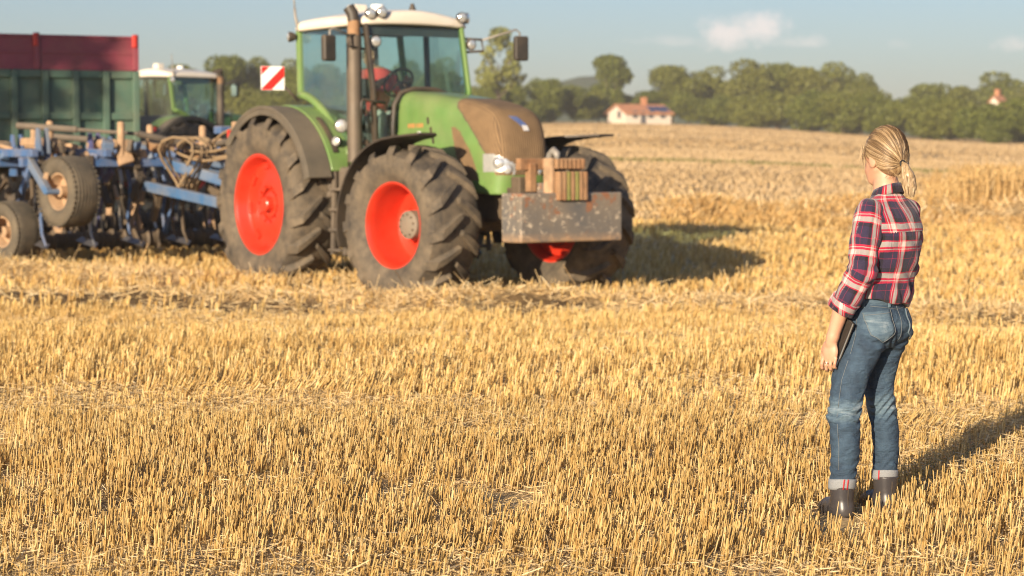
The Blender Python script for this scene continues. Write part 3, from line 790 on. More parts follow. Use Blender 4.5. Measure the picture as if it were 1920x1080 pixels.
def random_lobes(seed, n, rx, z0, z1, r0, r1):
    g = np.random.default_rng(seed); out = []
    for i in range(n):
        t = g.random(); z = z0 + (z1 - z0) * t
        w = rx * (1 - 0.75 * ((z - (z0 + z1) / 2 + .08) / (z1 - z0) * 1.6) ** 2)
        a = g.random() * 6.283; q = math.sqrt(g.random()) * max(w, .05); r = r0 + (r1 - r0) * g.random()
        out.append((q * math.cos(a), q * math.sin(a), z, r, r, r * (0.75 + .2 * g.random())))
    return out
TREE_KINDS = {}
def tree_kind(key, lobes, leaves, size, seed, m='leaf', gaps=0.0, trunk=0.03, forks=5):
    V, Q, rnd = crown_mesh(key, lobes, leaves, size, seed, m, gaps)
    me = np_mesh('crown', V, Q, m, attrs={'rnd': rnd}); cm = me.data; bpy.data.objects.remove(me)
    g = random.Random(seed); t = MB()
    t.tube([(0, 0, -0.05), (.006, 0, .15), (-.008, .006, .38), (0, 0, .62)], [trunk, trunk * .8, trunk * .55, trunk * .25], 7)
    for k in range(forks):
        a = g.random() * 6.28; z = .2 + .3 * g.random(); l = .16 + .12 * g.random()
        t.tube([(0, 0, z), (math.cos(a) * l * .5, math.sin(a) * l * .5, z + .10), (math.cos(a) * l, math.sin(a) * l, z + .26)], [trunk * .42, trunk * .28, trunk * .1], 5)
    o = t.build('trunk', 'bark', None, smooth=True); tm = o.data; bpy.data.objects.remove(o)
    TREE_KINDS[key] = (cm, tm)
for k in range(4):
    tree_kind('broad%d' % k, random_lobes(100 + k, 16, .34, .30, .84, .13, .2), 9500, .0135, 200 + k)
tree_kind('tall', random_lobes(120, 17, .20, .30, .88, .10, .15), 7600, .0135, 220)
tree_kind('airy', random_lobes(131, 15, .30, .40, .90, .08, .13), 1700, .020, 231, 'leaf_pale', gaps=.47, forks=8)
for k in range(3):
    tree_kind('bush%d' % k, random_lobes(140 + k, 14, .62, .22, .74, .20, .3), 8500, .021, 240 + k, trunk=.02)
def tree(name, key, x, y, height, width, label, group, sink=0.0):
    cm, tm = TREE_KINDS[key]
    z = float(ground_z(x, y, False)) - sink
    t = empty(name, (x, y, z), random.random() * 6.28)
    base_w = {'b': 0.98, 't': .58, 'a': .80}[key[0]] if not key.startswith('bush') else 1.66
    sw = width / base_w
    for nm, me in (('crown', cm), ('trunk', tm)):
        o = bpy.data.objects.new(nm, me); link(o, t)
        o.scale = (sw, sw, height)
    tag(t, label, 'bush' if key.startswith('bush') else 'tree', group)
    return t
def px_tree(name, key, px, top, wpx, dist, label, group, sink=0.0):
    """a tree at a known distance whose crown rises to the given image row"""
    x = (px - 960) / LENS_PX * dist; z = float(ground_z(x, dist, False))
    h = EYE + (290 - top) / LENS_PX * dist - z
    return tree(name, key, x, dist, h, wpx / LENS_PX * dist, label, group, sink)

def build_trees():
    G1 = 'trees along the far field edge'
    rowA = [(345, 120, 110, 330), (425, 98, 115, 325), (490, 106, 95, 330), (548, 104, 95, 322), (610, 118, 100, 330), (680, 122, 110, 335), (760, 112, 110, 330), (832, 100, 100, 326)]
    labs = ['tree beyond the green trailer, half hidden by the rear tractor', 'rounded tree beside the rear tractor cab, its top lit yellow-green', 'tree right above the striped warning board',
            'tree touching the left edge of the near tractor cab', 'tree behind the near tractor cab, seen through its side glass', 'tree behind the near tractor exhaust pipe',
            'tree behind the middle of the near tractor windscreen', 'dark tree seen through the right of the near tractor windscreen']
    for i, (a, b, c, d) in enumerate(rowA):
        px_tree('broadleaf_tree', 'broad%d' % (i % 4), a, b, c * 1.3, d, labs[i], G1)
    px_tree('airy_tree', 'airy', 935, 50, 130, 330, 'tall thin-leaved tree beside the near tractor right mirror', G1)
    px_tree('tall_tree', 'tall', 1142, 93, 100, 398, 'tall upright tree with rounded head left of the white farmhouse', G1)
    rowB = [(1215, 168, 80, 402, 'low tree behind the farmhouse chimney'), (1258, 121, 125, 405, 'broad tree just right of the farmhouse roof'), (1330, 118, 110, 410, 'tree second right of the farmhouse, under the cloud'),
            (1395, 110, 135, 405, 'tree directly below the white cloud'), (1455, 113, 110, 410, 'tree just right of the one below the cloud'), (1512, 124, 110, 405, 'tree left of the domed tree at the end of the tall wood'),
            (1566, 108, 125, 410, 'domed tree near the right end of the tall wood'), (1614, 136, 90, 402, 'last tree at the right end of the tall wood'), (1745, 152, 115, 420, 'hazy tree right of the dip in the tree line'),
            (1800, 160, 90, 415, 'hazy tree left of the pale gable'), (1868, 128, 150, 440, 'large hazy domed tree above the pale gable'), (1935, 148, 110, 420, 'hazy tree cut off by the right edge')]
    for i, (a, b, c, d, l) in enumerate(rowB):
        px_tree('broadleaf_tree', 'broad%d' % ((i * 3 + 1) % 4), a, b, c * 1.3, d, l, G1)
    G2 = 'hedgerow bushes at the field edge'
    hedge = [(905, 150, 90, 352, 'bush beneath the thin-leaved tree'), (968, 148, 90, 356, 'bush behind the near tractor right fender handle'), (1022, 143, 85, 360, 'bush left of the gap with the far hill'), (1078, 158, 90, 366, 'low bush left of the tall upright tree'),
             (1122, 168, 70, 366, 'bush at the left foot of the tall upright tree'), (1172, 178, 60, 402, 'bush between tall upright tree and farmhouse'), (1290, 172, 90, 382, 'bush just right of the farmhouse wall'), (1350, 178, 100, 378, 'second bush right of the farmhouse'),
             (1408, 176, 105, 372, 'third bush right of the farmhouse'), (1462, 170, 110, 368, 'fourth bush right of the farmhouse'), (1520, 166, 115, 360, 'bush below the domed tree of the tall wood'), (1578, 170, 115, 352, 'bush left above the head of the woman'),
             (1636, 174, 115, 345, 'bush directly above the head of the woman'), (1692, 182, 110, 338, 'bush in the dip of the tree line'), (1748, 180, 115, 330, 'hazy bush right of the dip'), (1806, 182, 120, 322, 'hazy bush left below the pale gable'),
             (1862, 192, 120, 312, 'hazy bush right below the pale gable'), (1866, 226, 70, 300, 'low hazy bush at the field edge below the pale gable'), (1925, 180, 130, 306, 'hazy bush at the right edge of the picture'), (300, 150, 120, 322, 'bush behind the green trailer'), (470, 165, 120, 318, 'bush behind the dark post beside the rear tractor'), (560, 165, 130, 316, 'bush below the striped warning board'),
             (690, 170, 140, 320, 'bush behind the near tractor steering wheel'), (800, 165, 120, 322, 'bush behind the near tractor bonnet top')]
    for i, (a, b, c, d, l) in enumerate(hedge):
        px_tree('hedgerow_bush', 'bush%d' % (i % 3), a, b - 5, c * 1.5, d, l, G2)
    # unseen trees added left of the frame to shade the trailer and rear tractor
    for i, (x, y, h, w, l) in enumerate([(-20.9, 17.5, 13.6, 9.8, 'added shade tree nearest the trailer, unseen to the left'), (-23.9, 21.0, 12.4, 9.0, 'added shade tree farther left, unseen')]):
        tree('shade_tree', 'broad%d' % i, x, y, h, w, l, 'unseen trees added for shade')

# ------------------------------------------------------------------ hill, farmhouse, haze
def build_far():
    n = 120; pts = []
    for i in range(n + 1):
        x = -420 + 840 * i / n
        px = 960 + x / 900 * LENS_PX
        top = 205 - 52 * math.exp(-((px - 1060) / 150) ** 2) - 8 * math.sin(px * .013) - 5 * math.sin(px * .041)
        z = EYE + (290 - top) / LENS_PX * 900
        pts.append((x, z))
    mb = MB(); r = []
    for j, (dy, k) in enumerate([(-130, 0.0), (-90, .35), (-50, .72), (-20, .94), (0, 1.0), (60, .8), (150, .1)]):
        r.append([(x, 900 + dy, 5.0 + (z - 5.0) * k + (1.0 * math.sin(x * .3 + j) if 0 < j < 5 else 0)) for x, z in pts])
    mb.grid(r)
    tag(mb.build('hill', 'hill', None, smooth=True), 'low wooded hill far behind the tree line', kind='structure')

    M['render_wall'] = mat('white_render', (0.62, 0.54, 0.45), 0.85, var=0.06)
    M['tiles'] = mat('clay_roof_tiles', (0.46, 0.20, 0.10), 0.85, var=0.25, vscale=2)
    M['panel'] = mat('solar_glass', (0.03, 0.045, 0.11), 0.15)
    M['shutter'] = mat('window_shade', (0.10, 0.10, 0.11), 0.4)
    def house(px, dist, rz, L, W, hw, hr, label, extras=True):
        x = (px - 960) / LENS_PX * dist; z = float(ground_z(x, dist, False))
        h = empty('farmhouse', (x, dist, z), rz)
        w = MB(); w.add([(-L/2, -W/2, -1), (L/2, -W/2, -1), (L/2, W/2, -1), (-L/2, W/2, -1), (-L/2, -W/2, hw), (L/2, -W/2, hw), (L/2, W/2, hw), (-L/2, W/2, hw), (-L/2, 0, hr - .12), (L/2, 0, hr - .12)],
                        [(0, 1, 5, 4), (2, 3, 7, 6), (1, 2, 6, 9, 5), (3, 0, 4, 8, 7), (4, 5, 9, 8), (6, 7, 8, 9)])
        w.build('wall', 'render_wall', h)
        r = MB(); e = .45; dz = (hr - hw) / (W / 2) * e
        for s in (-1, 1):
            a = [(-L/2 - e, s * (W/2 + e), hw - dz), (L/2 + e, s * (W/2 + e), hw - dz), (L/2 + e, 0, hr), (-L/2 - e, 0, hr)]
            r.add(a + [(p[0], p[1], p[2] + .16) for p in a], [(0, 1, 2, 3), (4, 5, 6, 7), (0, 1, 5, 4), (1, 2, 6, 5), (2, 3, 7, 6), (3, 0, 4, 7)])
        ro = r.build('roof', 'tiles', h)
        MB().box((L * .12, .3, hr + .45), (.75, .75, 1.5)).box((L * .12, .3, hr + 1.25), (.9, .9, .12)).build('chimney', 'tiles', ro)
        if extras:
            for k in range(3):
                t0 = .25; y0, y1 = -W/2 * .85, -W/2 * .30
                zz = lambda y: hr + (hw - hr) * abs(y) / (W / 2) + .2
                xa = L * .08 + k * 1.35
                MB().add([(xa, y0, zz(y0)), (xa + 1.25, y0, zz(y0)), (xa + 1.25, y1, zz(y1)), (xa, y1, zz(y1)), (xa, y0, zz(y0) - .06), (xa + 1.25, y0, zz(y0) - .06), (xa + 1.25, y1, zz(y1) - .06), (xa, y1, zz(y1) - .06)],
                         [(0, 1, 2, 3), (0, 1, 5, 4), (1, 2, 6, 5), (2, 3, 7, 6), (3, 0, 4, 7), (4, 5, 6, 7)]).build('solar_panel', 'panel', h)
            for xw in (-L * .3, L * .05, L * .32):
                MB().box((xw, -W/2 - .01, 1.5), (1.0, .1, 1.2)).build('window', 'shutter', h)
            MB().box((-L * .12, -W/2 - .01, 1.0), (1.0, .1, 2.1)).build('door', 'shutter', h)
            MB().box((-L/2 - .01, -.8, 1.5), (.1, 1.0, 1.2)).build('window', 'shutter', h)
        tag(h, label, 'house')
    house(1198, 360, R(28), 8.8, 6.0, 1.75, 3.15, 'white farmhouse with orange tiled roof and solar panels at field edge')
    house(1868, 400, R(48), 2.8, 2.8, 6.6, 8.2, 'pale gable and pink roof of a house half hidden in hazy trees', False)

    hz = MB().box((0, 690, 18.5), (2700, 1460, 45)).build('haze', 'black')
    hz.data.materials.clear()
    m = bpy.data.materials.new('warm_dusty_air'); m.use_nodes = True; nt = m.node_tree; nt.nodes.clear()
    out = nt.nodes.new('ShaderNodeOutputMaterial'); pv = nt.nodes.new('ShaderNodeVolumePrincipled')
    pv.inputs['Color'].default_value = (0.93, 0.90, 0.84, 1); pv.inputs['Density'].default_value = HAZE
    pv.inputs['Anisotropy'].default_value = 0.0
    nt.links.new(pv.outputs[0], out.inputs['Volume'])
    hz.data.materials.append(m)
    tag(hz, 'thin warm haze of harvest dust over the field', kind='stuff')
HAZE = 0.00034

# ------------------------------------------------------------------ tractor
def tyre_mesh(name, Rr, W, rim_r, lug_h, lugs, mt='rubber', nseg=72):
    """agricultural tyre, axle along y; lugs meet in a V that points forward (+x) at the top"""
    Rb = Rr - lug_h
    prof = [(rim_r - .01, -.36 * W), (rim_r + .03, -.42 * W), (rim_r + .35 * (Rb - rim_r), -.50 * W), (rim_r + .62 * (Rb - rim_r), -.505 * W), (rim_r + .84 * (Rb - rim_r), -.47 * W), (Rb - .035, -.40 * W), (Rb - .006, -.24 * W), (Rb, 0)]
    prof = prof + [(r, -h) for r, h in reversed(prof[:-1])]
    mb = MB().lathe(prof, nseg, 'y')
    # lug centre line over tread and shoulder: (radius, lateral, lead angle)
    path = [(Rb, .0, 0.0), (Rb, .12 * W, .055), (Rb - .004, .25 * W, .125), (Rb - .022, .38 * W, .20), (Rb - .075, .455 * W, .255), (Rb - .17, .495 * W, .285)]
    for side in (-1, 1):
        for i in range(lugs):
            a0 = 2 * math.pi * (i + (.5 if side > 0 else 0)) / lugs
            vs = []; wl = .030 * Rr * 1.25 / 1.0
            for j, (r, y, lead) in enumerate(path):
                th = math.pi / 2 - a0 - (.06 - lead) * 1.15 * -1 + .0
                hh = lug_h * (1.0 if j < 4 else (.75 if j == 4 else .12))
                half = (.038 + .013 * j) * (1.0 / Rr) * .95
                for (da, up) in ((-half * 1.15, -.012), (-half * .8, hh), (half * .8, hh), (half * 1.15, -.012)):
                    rr = r + (up if j < 4 else up * .55); yy = y + (0 if j < 4 else up * .8)
                    t = th + da
                    vs.append((rr * math.cos(t), side * yy, rr * math.sin(t)))
            fs = []
            for j in range(len(path) - 1):
                for k in range(3): fs.append((j * 4 + k, j * 4 + k + 1, j * 4 + 5 + k, j * 4 + 4 + k))
            fs.append((0, 3, 2, 1)); e = 4 * (len(path) - 1); fs.append((e, e + 1, e + 2, e + 3))
            mb.add(vs, fs)
    o = mb.build(name, mt, None, smooth='auto', angle=32)
    return o
def front_rim(parent, r, W, s):
    """deep dished front rim; outer side faces s*y"""
    o = W * .40
    prof = [(r + .02, o), (r + .025, o + .012), (r - .01, o + .012), (r - .035, o - .02), (r - .05, o - .10), (r - .058, -.08), (r - .085, -.14), (r * .62, -.175), (r * .55, -.15), (r * .40, -.145), (.002, -.145)]
    back = [(r + .02, o), (r + .01, o - .03), (r - .03, o - .12), (r - .035, -o + .12), (r + .01, -o + .03), (r + .02, -o), (r - .02, -o), (r - .05, -o + .1), (r - .056, -.03)]
    mb = MB(); mb.lathe([(a, b * s) for a, b in prof], 48); mb.lathe([(a, b * s) for a, b in back], 48)
    for k in range(10):
        a = k * .6283 + .3; mb.lathe([(.001, -.115 * s), (.018, -.115 * s), (.02, -.15 * s)], 6, 'y', (math.cos(a) * r * .48, 0, math.sin(a) * r * .48))
    rim = mb.build('rim', 'rim_red', parent, smooth='auto', angle=40)
    h = MB().lathe([(.002, .07 * s), (.15, .07 * s), (.172, .055 * s), (.178, -.01 * s), (.185, -.15 * s)], 28)
    for k in range(10):
        a = k * .6283; h.lathe([(.012, .09 * s), (.012, .05 * s)], 6, 'y', (math.cos(a) * .13, 0, math.sin(a) * .13))
    h.build('hub', 'hub', parent, smooth='auto')
def rear_rim(parent, r, W, s):
    o = W * .40
    prof = [(r + .02, o), (r + .028, o + .014), (r - .012, o + .014), (r - .045, o - .03), (r - .055, o - .12), (r - .085, o - .155), (r * .60, o - .17), (r * .42, o - .135), (r * .34, o - .15), (r * .33, o - .21), (.002, o - .21)]
    back = [(r + .02, -o), (r - .03, -o + .1), (r - .05, 0), (r - .052, o - .13)]
    mb = MB(); mb.lathe([(a, b * s) for a, b in prof], 56); mb.lathe([(a, b * s) for a, b in back], 48)
    for k in range(8):
        a = k * math.pi / 4 + .2; c, q = math.cos(a) * r * .80, math.sin(a) * r * .80
        mb.box((c, (o - .15) * s, q), (.14, .035, .08), (0, -a + math.pi / 2, 0))
    mb.build('rim', 'rim_red', parent, smooth='auto', angle=40)
    h = MB().lathe([(.002, (o - .06) * s), (.085, (o - .06) * s), (.10, (o - .075) * s), (.105, (o - .16) * s), (.17, (o - .165) * s), (.175, (o - .22) * s)], 24)
    for k in range(10):
        a = k * .6283; h.lathe([(.016, (o - .125) * s), (.016, (o - .2) * s)], 6, 'y', (math.cos(a) * r * .37, 0, math.sin(a) * r * .37))
    h.build('hub', 'rim_red', parent, smooth='auto')

def sweep_arc(mb, cx, cz, r0, r1, a0, a1, y0, y1, n=18):
    """curved mudguard sheet (box section) about the y axis"""
    rows = []
    for i in range(n + 1):
        a = a0 + (a1 - a0) * i / n; c, s = math.cos(a), math.sin(a)
        rows.append([(cx + r0 * c, y0, cz + r0 * s), (cx + r1 * c, y0, cz + r1 * s), (cx + r1 * c, y1, cz + r1 * s), (cx + r0 * c, y1, cz + r0 * s)])
    vs = [p for r in rows for p in r]; fs = []
    for i in range(n):
        for k in range(4): fs.append((i * 4 + k, i * 4 + (k + 1) % 4, i * 4 + 4 + (k + 1) % 4, i * 4 + 4 + k))
    fs += [(3, 2, 1, 0), tuple(4 * n + k for k in range(4))]
    return mb.add(vs, fs)

def lamp(parent, p, d, r=.075, name='work_light'):
    """round lamp: housing with a lens as sub-part, facing d"""
    d = Vector(d).normalized(); p = Vector(p)
    h = MB().tube([p - d * .09, p - d * .05, p, p + d * .012], [r * .55, r * .95, r * 1.08, r * 1.05], 16).build(name, 'black', parent, smooth='auto')
    MB().tube([p + d * .012, p + d * .022, p + d * .03], [r * .93, r * .8, r * .3], 16).build('lens', 'lens', h, smooth='auto')
    return h

WB, FT, RT = 3.25, 1.175, 1.20           # wheelbase, half tracks
FR, RR_ = .97, 1.18                    # tyre radii
FZ, RZ = .775, 1.0                       # axle heights (tyres press into the straw)
def build_tractor():
    T = empty('tractor')
    # wheels
    ft = tyre_mesh('tyre', FR, .76, .52, .068, 15); rt = tyre_mesh('tyre', RR_, .70, .645, .078, 17)
    for side in (-1, 1):
        w = empty('front_wheel', (WB, side * FT, FZ), R(7), T); w.rotation_euler = (0, R(9 * side), R(7))
        o = ft if side < 0 else ft.copy()
        if side > 0: COL.objects.link(o)
        o.parent = w
        front_rim(w, .515, .70, side)
        w = empty('rear_wheel', (0, side * RT, RZ), 0, T); w.rotation_euler = (0, R(5), 0)
        o = rt if side < 0 else rt.copy()
        if side > 0: COL.objects.link(o)
        o.parent = w
        rear_rim(w, .645, .70, side)
    # chassis and axles
    c = MB(); c.box((1.5, 0, .98), (3.2, .52, .55)).box((3.4, 0, 1.0), (1.1, .42, .42)).box((.2, 0, 1.05), (1.1, .75, .7)).box((4.1, 0, .95), (.5, .5, .35))
    c.box((2.4, 0, 1.25), (1.6, .55, .3))
    c.build('chassis', 'dark', T, bevel=.04)
    MB().tube([(WB, -1.0, FZ), (WB, -.5, FZ + .02), (WB, 0, FZ + .05), (WB, .5, FZ + .02), (WB, 1.0, FZ)], [.16, .12, .16, .12, .16], 12).build('front_axle', 'dark', T, smooth=True)
    MB().tube([(0, -1.1, RZ), (0, -.5, RZ), (0, .5, RZ), (0, 1.1, RZ)], [.15, .2, .2, .15], 14).build('rear_axle', 'dark', T, smooth=True)
    # bonnet
    f = Field.uni((1.70, -.56, 1.02), (4.16, .56, 2.56), .02)
    X, Y, Z = np.meshgrid(f.xs, f.ys, f.zs, indexing='ij')
    zt = smooth_interp(X.ravel(), [1.6, 1.8, 2.4, 3.0, 3.5, 3.85, 4.2], [2.475, 2.46, 2.41, 2.335, 2.255, 2.15, 1.98]).reshape(X.shape)
    w = smooth_interp(X.ravel(), [1.6, 2.2, 3.0, 3.6, 4.0, 4.2], [.43, .44, .45, .43, .37, .31]).reshape(X.shape)
    w = w - .05 * np.clip((Z - 1.75) / .7, 0, 1)
    zb = np.interp(X, [1.7, 3.0, 3.5, 4.2], [1.52, 1.42, 1.15, 1.12])
    xf = 4.03 - .10 * np.clip((Z - 1.3) / .8, 0, 1) ** 2 - .06 * np.clip((1.4 - Z) / .3, 0, 1)
    def smax(a, b, k):
        h = np.clip(.5 + .5 * (a - b) / k, 0, 1); return b * (1 - h) + a * h + k * h * (1 - h)
    d = smax(np.abs(Y) - w, (Z - zt) * .95, .24); d = smax(d, X - xf, .20); d = np.maximum(d, zb - Z); d = np.maximum(d, 1.76 - X)
    f.d = d.astype(np.float32); V, Q = f.net()
    C = V[Q].mean(1)
    ay = np.abs(C[:, 1]); top = C[:, 2]
    # the brown dust-caked grille wraps the nose; its rear edge runs from high and far back to low and forward
    edge = np.interp(top, [1.30, 1.45, 1.62, 1.85, 2.02, 2.14, 2.21, 2.30], [3.93, 3.86, 3.74, 3.54, 3.36, 3.22, 3.10, 3.02])
    gr = (C[:, 0] > edge) & (top > 1.37 + .02 * (C[:, 0] < 3.9)) & (C[:, 0] > 3.0)
    side = (~gr) & (ay > .3) & (C[:, 0] < np.interp(top, [1.3, 1.5, 1.7, 1.9, 1.98], [3.62, 3.55, 3.43, 3.24, 3.10])) & (C[:, 0] > np.interp(top, [1.3, 1.98], [3.27, 3.03])) & (top > 1.32) & (top < 1.97)
    hl = (C[:, 0] > 3.70) & (ay > .17) & (top > 1.405) & (top < np.interp(ay, [.17, .40], [1.50, 1.63]))
    gr &= ~hl
    trim = gr & (C[:, 0] < edge + .026) & (C[:, 0] < 3.86)
    gr &= ~trim
    for nm, msk, mm in (('bonnet', ~(gr | side | hl | trim), 'green'), ('grille_trim', trim, 'dark'), ('headlight_glass', hl & (C[:, 1] < 0), 'lens'), ('headlight_glass', hl & (C[:, 1] > 0), 'lens'), ('front_grille', gr, 'grille'), ('side_grille', side & (C[:, 1] < 0), 'grille'), ('side_grille', side & (C[:, 1] > 0), 'grille')):
        v, q, _ = split_mesh(V, Q, msk); np_mesh(nm, v, q, mm, T, smooth=True)
    bv = BVHTree.FromPolygons([tuple(p) for p in V], [tuple(q) for q in Q.tolist()])
    # black seal where the bonnet meets the cab, and the crease of small black louvres down the side
    s = MB(); arc = [(1.75, -.47, 1.50), (1.75, -.475, 2.0), (1.75, -.45, 2.28), (1.755, -.36, 2.43), (1.76, -.18, 2.485), (1.76, 0, 2.49), (1.76, .18, 2.485), (1.755, .36, 2.43), (1.75, .45, 2.28), (1.75, .475, 2.0), (1.75, .47, 1.50)]
    s.tube(arc, .035, 8).build('bonnet_seal', 'black', T, smooth=True)
    for sd in (-1, 1):
        for k in range(6):
            t = k / 5; p = Vector((2.50 + .30 * t ** .8, sd * .9, 2.06 - .62 * t)); hit = bv.ray_cast(p, Vector((0, -sd, 0)))
            if hit[0]:
                q = hit[0]; MB().box((q.x, q.y, q.z), (.03, .03, .085), (0, R(-14), 0)).build('louvre', 'black', T)
        # faded model lettering on the side: too worn to read
        for k, (xx, ww) in enumerate([(2.04, .05), (2.10, .05), (2.16, .06), (2.24, .04), (2.30, .05), (2.36, .05)]):
            hit = bv.ray_cast(Vector((xx, sd * .9, 2.005)), Vector((0, -sd, 0)))
            if hit[0]: MB().box((hit[0].x, hit[0].y, hit[0].z), (ww * .8, .008, .055)).build('worn_decal', 'orange_decal', T)
        hit = bv.ray_cast(Vector((2.30, sd * .9, 1.89)), Vector((0, -sd, 0)))
        if hit[0]: MB().box(tuple(hit[0]), (.07, .01, .075)).build('white_sticker', 'white_paint', T)
        # headlight cluster low on the nose corner
        for k, (xx, yy, zz, r) in enumerate([(3.93, .34, 1.52, .075), (3.98, .27, 1.44, .06), (3.985, .20, 1.40, .045)]):
            lamp(T, (xx + .01, sd * yy, zz), (.85, sd * .5, .05), r, 'headlight')
        # emblem plates on the nose, centre
    e = MB()
    def on_nose(y, z):
        h = bv.ray_cast(Vector((4.6, y, z)), Vector((-1, 0, 0))); return h[0] + Vector((.012, 0, .004)) if h[0] else Vector((3.95, y, z))
    e.add([on_nose(*p) for p in [(-.17, 2.085), (-.06, 2.075), (.035, 1.985), (.05, 1.955), (-.03, 1.955), (-.07, 2.0)]], [(0, 1, 2, 3, 4, 5)])
    e.build('emblem', 'emblem_blue', T, solid=.01)
    MB().add([on_nose(*p) + Vector((.006, 0, 0)) for p in [(-.03, 1.975), (.048, 1.965), (.062, 1.905), (-.012, 1.905)]], [(0, 1, 2, 3)]).build('emblem', 'emblem_white', T, solid=.01)
    # front frame, hitch and lower arms
    h = MB(); h.box((4.18, 0, 1.05), (.30, .62, .34)).box((4.42, -.36, .72), (.62, .09, .16)).box((4.42, .36, .72), (.62, .09, .16)).box((4.28, -.30, 1.18), (.18, .12, .34)).box((4.28, .30, 1.18), (.18, .12, .34))
    h.tube([(4.2, -.22, .8), (4.55, -.30, 1.05)], .05, 10).tube([(4.2, .22, .8), (4.55, .30, 1.05)], .05, 10)
    h.build('front_hitch', 'dark', T, bevel=.015)
    hk = MB().tube([(4.30, .08, 1.36), (4.36, .08, 1.50), (4.40, .08, 1.62), (4.47, .08, 1.66), (4.53, .08, 1.62), (4.54, .08, 1.55)], [.05, .045, .045, .05, .045, .03], 10)
    hk.tube([(4.30, .30, 1.2), (4.31, .30, 1.55)], .035, 8); hk.build('upper_hook', 'grey', T, smooth=True)
    # front mudguards
    for sd in (-1, 1):
        m = empty('front_mudguard', (WB, sd * FT, FZ), R(7), T)
        g = MB(); sweep_arc(g, 0, 0, FR + .07, FR + .095, R(100), R(196), -.33, .33, 16)
        rows = [[(-.02 + x, y, FR + .07 + dz) for y in (-.33, .33 - sq)] for x, dz, sq in ((-.16, 0, 0), (.12, .03, .05), (.38, .045, .22), (.56, .055, .40))]
        if sd > 0: rows = [[(p[0], -p[1], p[2]) for p in r] for r in rows]
        o = g.build('guard_sheet', 'black', m, smooth='auto')
        MB().grid(rows).build('guard_tip', 'black', m, solid=.025)
        MB().tube([(-.45, sd * -.30, .62), (-.30, sd * -.55, .35), (0, sd * -.6, .25)], .03, 8).build('guard_stay', 'dark', m, smooth=True)
    # rear fenders: green shell on the cab side, dusty rubber rim outside
    for sd in (-1, 1):
        a0, a1 = R(22), R(160)
        g = MB(); ya, yb = sd * .72, sd * 1.14
        sweep_arc(g, .10, 1.02, 1.26, 1.30, R(19), R(128), min(ya, yb), max(ya, yb), 24)
        fo = g.build('rear_fender', 'green', T, smooth='auto', bevel=.012)
        # inner wall of the fender down to the axle
        w = MB(); n = 16; top = [(.10 + 1.27 * math.cos(R(19) + (R(128) - R(19)) * i / n), sd * .72, 1.02 + 1.27 * math.sin(R(19) + (R(128) - R(19)) * i / n)) for i in range(n + 1)]
        low = [(p[0] * .75 + .05, sd * .72, 1.0 + (p[2] - 1.02) * .35) for p in top]
        w.grid([top, low]); w.build('fender_wall', 'dark', fo, solid=.03)
        ya, yb = sd * 1.143, sd * 1.50
        e = MB(); sweep_arc(e, .10, 1.02, 1.235, 1.285, R(15), R(142), min(ya, yb), max(ya, yb), 26)
        sweep_arc(e, .10, 1.02, 1.16, 1.234, R(15), R(142), min(sd * 1.475, yb), max(sd * 1.475, yb), 26)
        e.build('fender_rim', 'fender', T, smooth='auto', bevel=.01)
        # dark grab strip let into the green shell
        k = MB(); sweep_arc(k, .10, 1.02, 1.301, 1.325, R(30), R(58), min(sd * 1.00, sd * 1.06), max(sd * 1.00, sd * 1.06), 8); k.build('fender_strip', 'black', fo)
        MB().box((-1.0, sd * 1.30, 1.95), (.05, .22, .12)).build('tail_light', 'red_bright', T, bevel=.01)
    # cab
    roof = Field.uni((-.36, -1.0, 3.18), (1.86, 1.0, 3.68), .02)
    X, Y, Z = np.meshgrid(roof.xs, roof.ys, roof.zs, indexing='ij')
    ztop = 3.54 - .10 * (Y / .9) ** 2 - .05 * ((X - .6) / 1.0) ** 2 + .03 * np.exp(-((Y) / .5) ** 2)
    zbot = 3.30 + .03 * np.cos(Y * 1.6)
    rx = smax(np.abs(X - .70) - .92 + .05 * (Y / .9) ** 2, np.abs(Y) - .88, .22)
    dd = smax(rx, Z - ztop, .09); dd = smax(dd, zbot - Z, .04)
    roof.d = dd.astype(np.float32); V, Q = roof.net(); rf = np_mesh('cab_roof', V, Q, 'cream', T, smooth=True)
    MB().box((.70, 0, 3.31), (1.62, 1.52, .05)).build('roof_lining', 'interior', T, bevel=.01)
    MB().box((.15, -.02, 3.60), (.22, .22, .18)).build('beacon_base', 'cream', rf, bevel=.03)
    b = MB().tube([(.80, -.10, 3.52), (.80, -.10, 3.64)], [.10, .09], 16).build('satellite_receiver', 'white_paint', rf, smooth='auto')
    MB().tube([(1.0, .32, 3.50), (1.0, .32, 3.59), (1.0, .32, 3.66)], [.05, .045, .02], 12).build('warning_beacon', 'black', rf, smooth='auto')
    a = MB().tube([(.02, -.86, 3.33), (-.03, -.88, 3.5), (-.05, -.88, 3.62)], [.028, .02, .018], 8).tube([(-.05, -.88, 3.62), (-.08, -.88, 3.9)], .012, 6); a.build('antenna', 'grey', rf, smooth=True)
    P = lambda x, y, z: (x, y, z)
    for sd in (-1, 1):
        q = MB(); q.bar((1.52, sd * .74, 3.33), (1.70, sd * .74, 2.46), .055, .09, (1, 0, 0)).bar((1.70, sd * .74, 2.48), (1.62, sd * .66, 1.62), .055, .09, (1, 0, 0)); q.build('front_pillar', 'green' if sd > 0 else 'black', T, bevel=.015)
        q = MB(); q.bar((-.08, sd * .80, 3.33), (.02, sd * .84, 2.44), .06, .10, (1, 0, 0)); q.build('rear_pillar', 'green', T, bevel=.015)
        q = MB(); q.bar((.62, sd * .78, 3.33), (.60, sd * .82, 2.42), .05, .07, (1, 0, 0)) if sd > 0 else None
        if sd > 0: q.build('door_pillar', 'interior', T)
        # curved sill that follows the fender down to the step
        t = MB(); pts = []
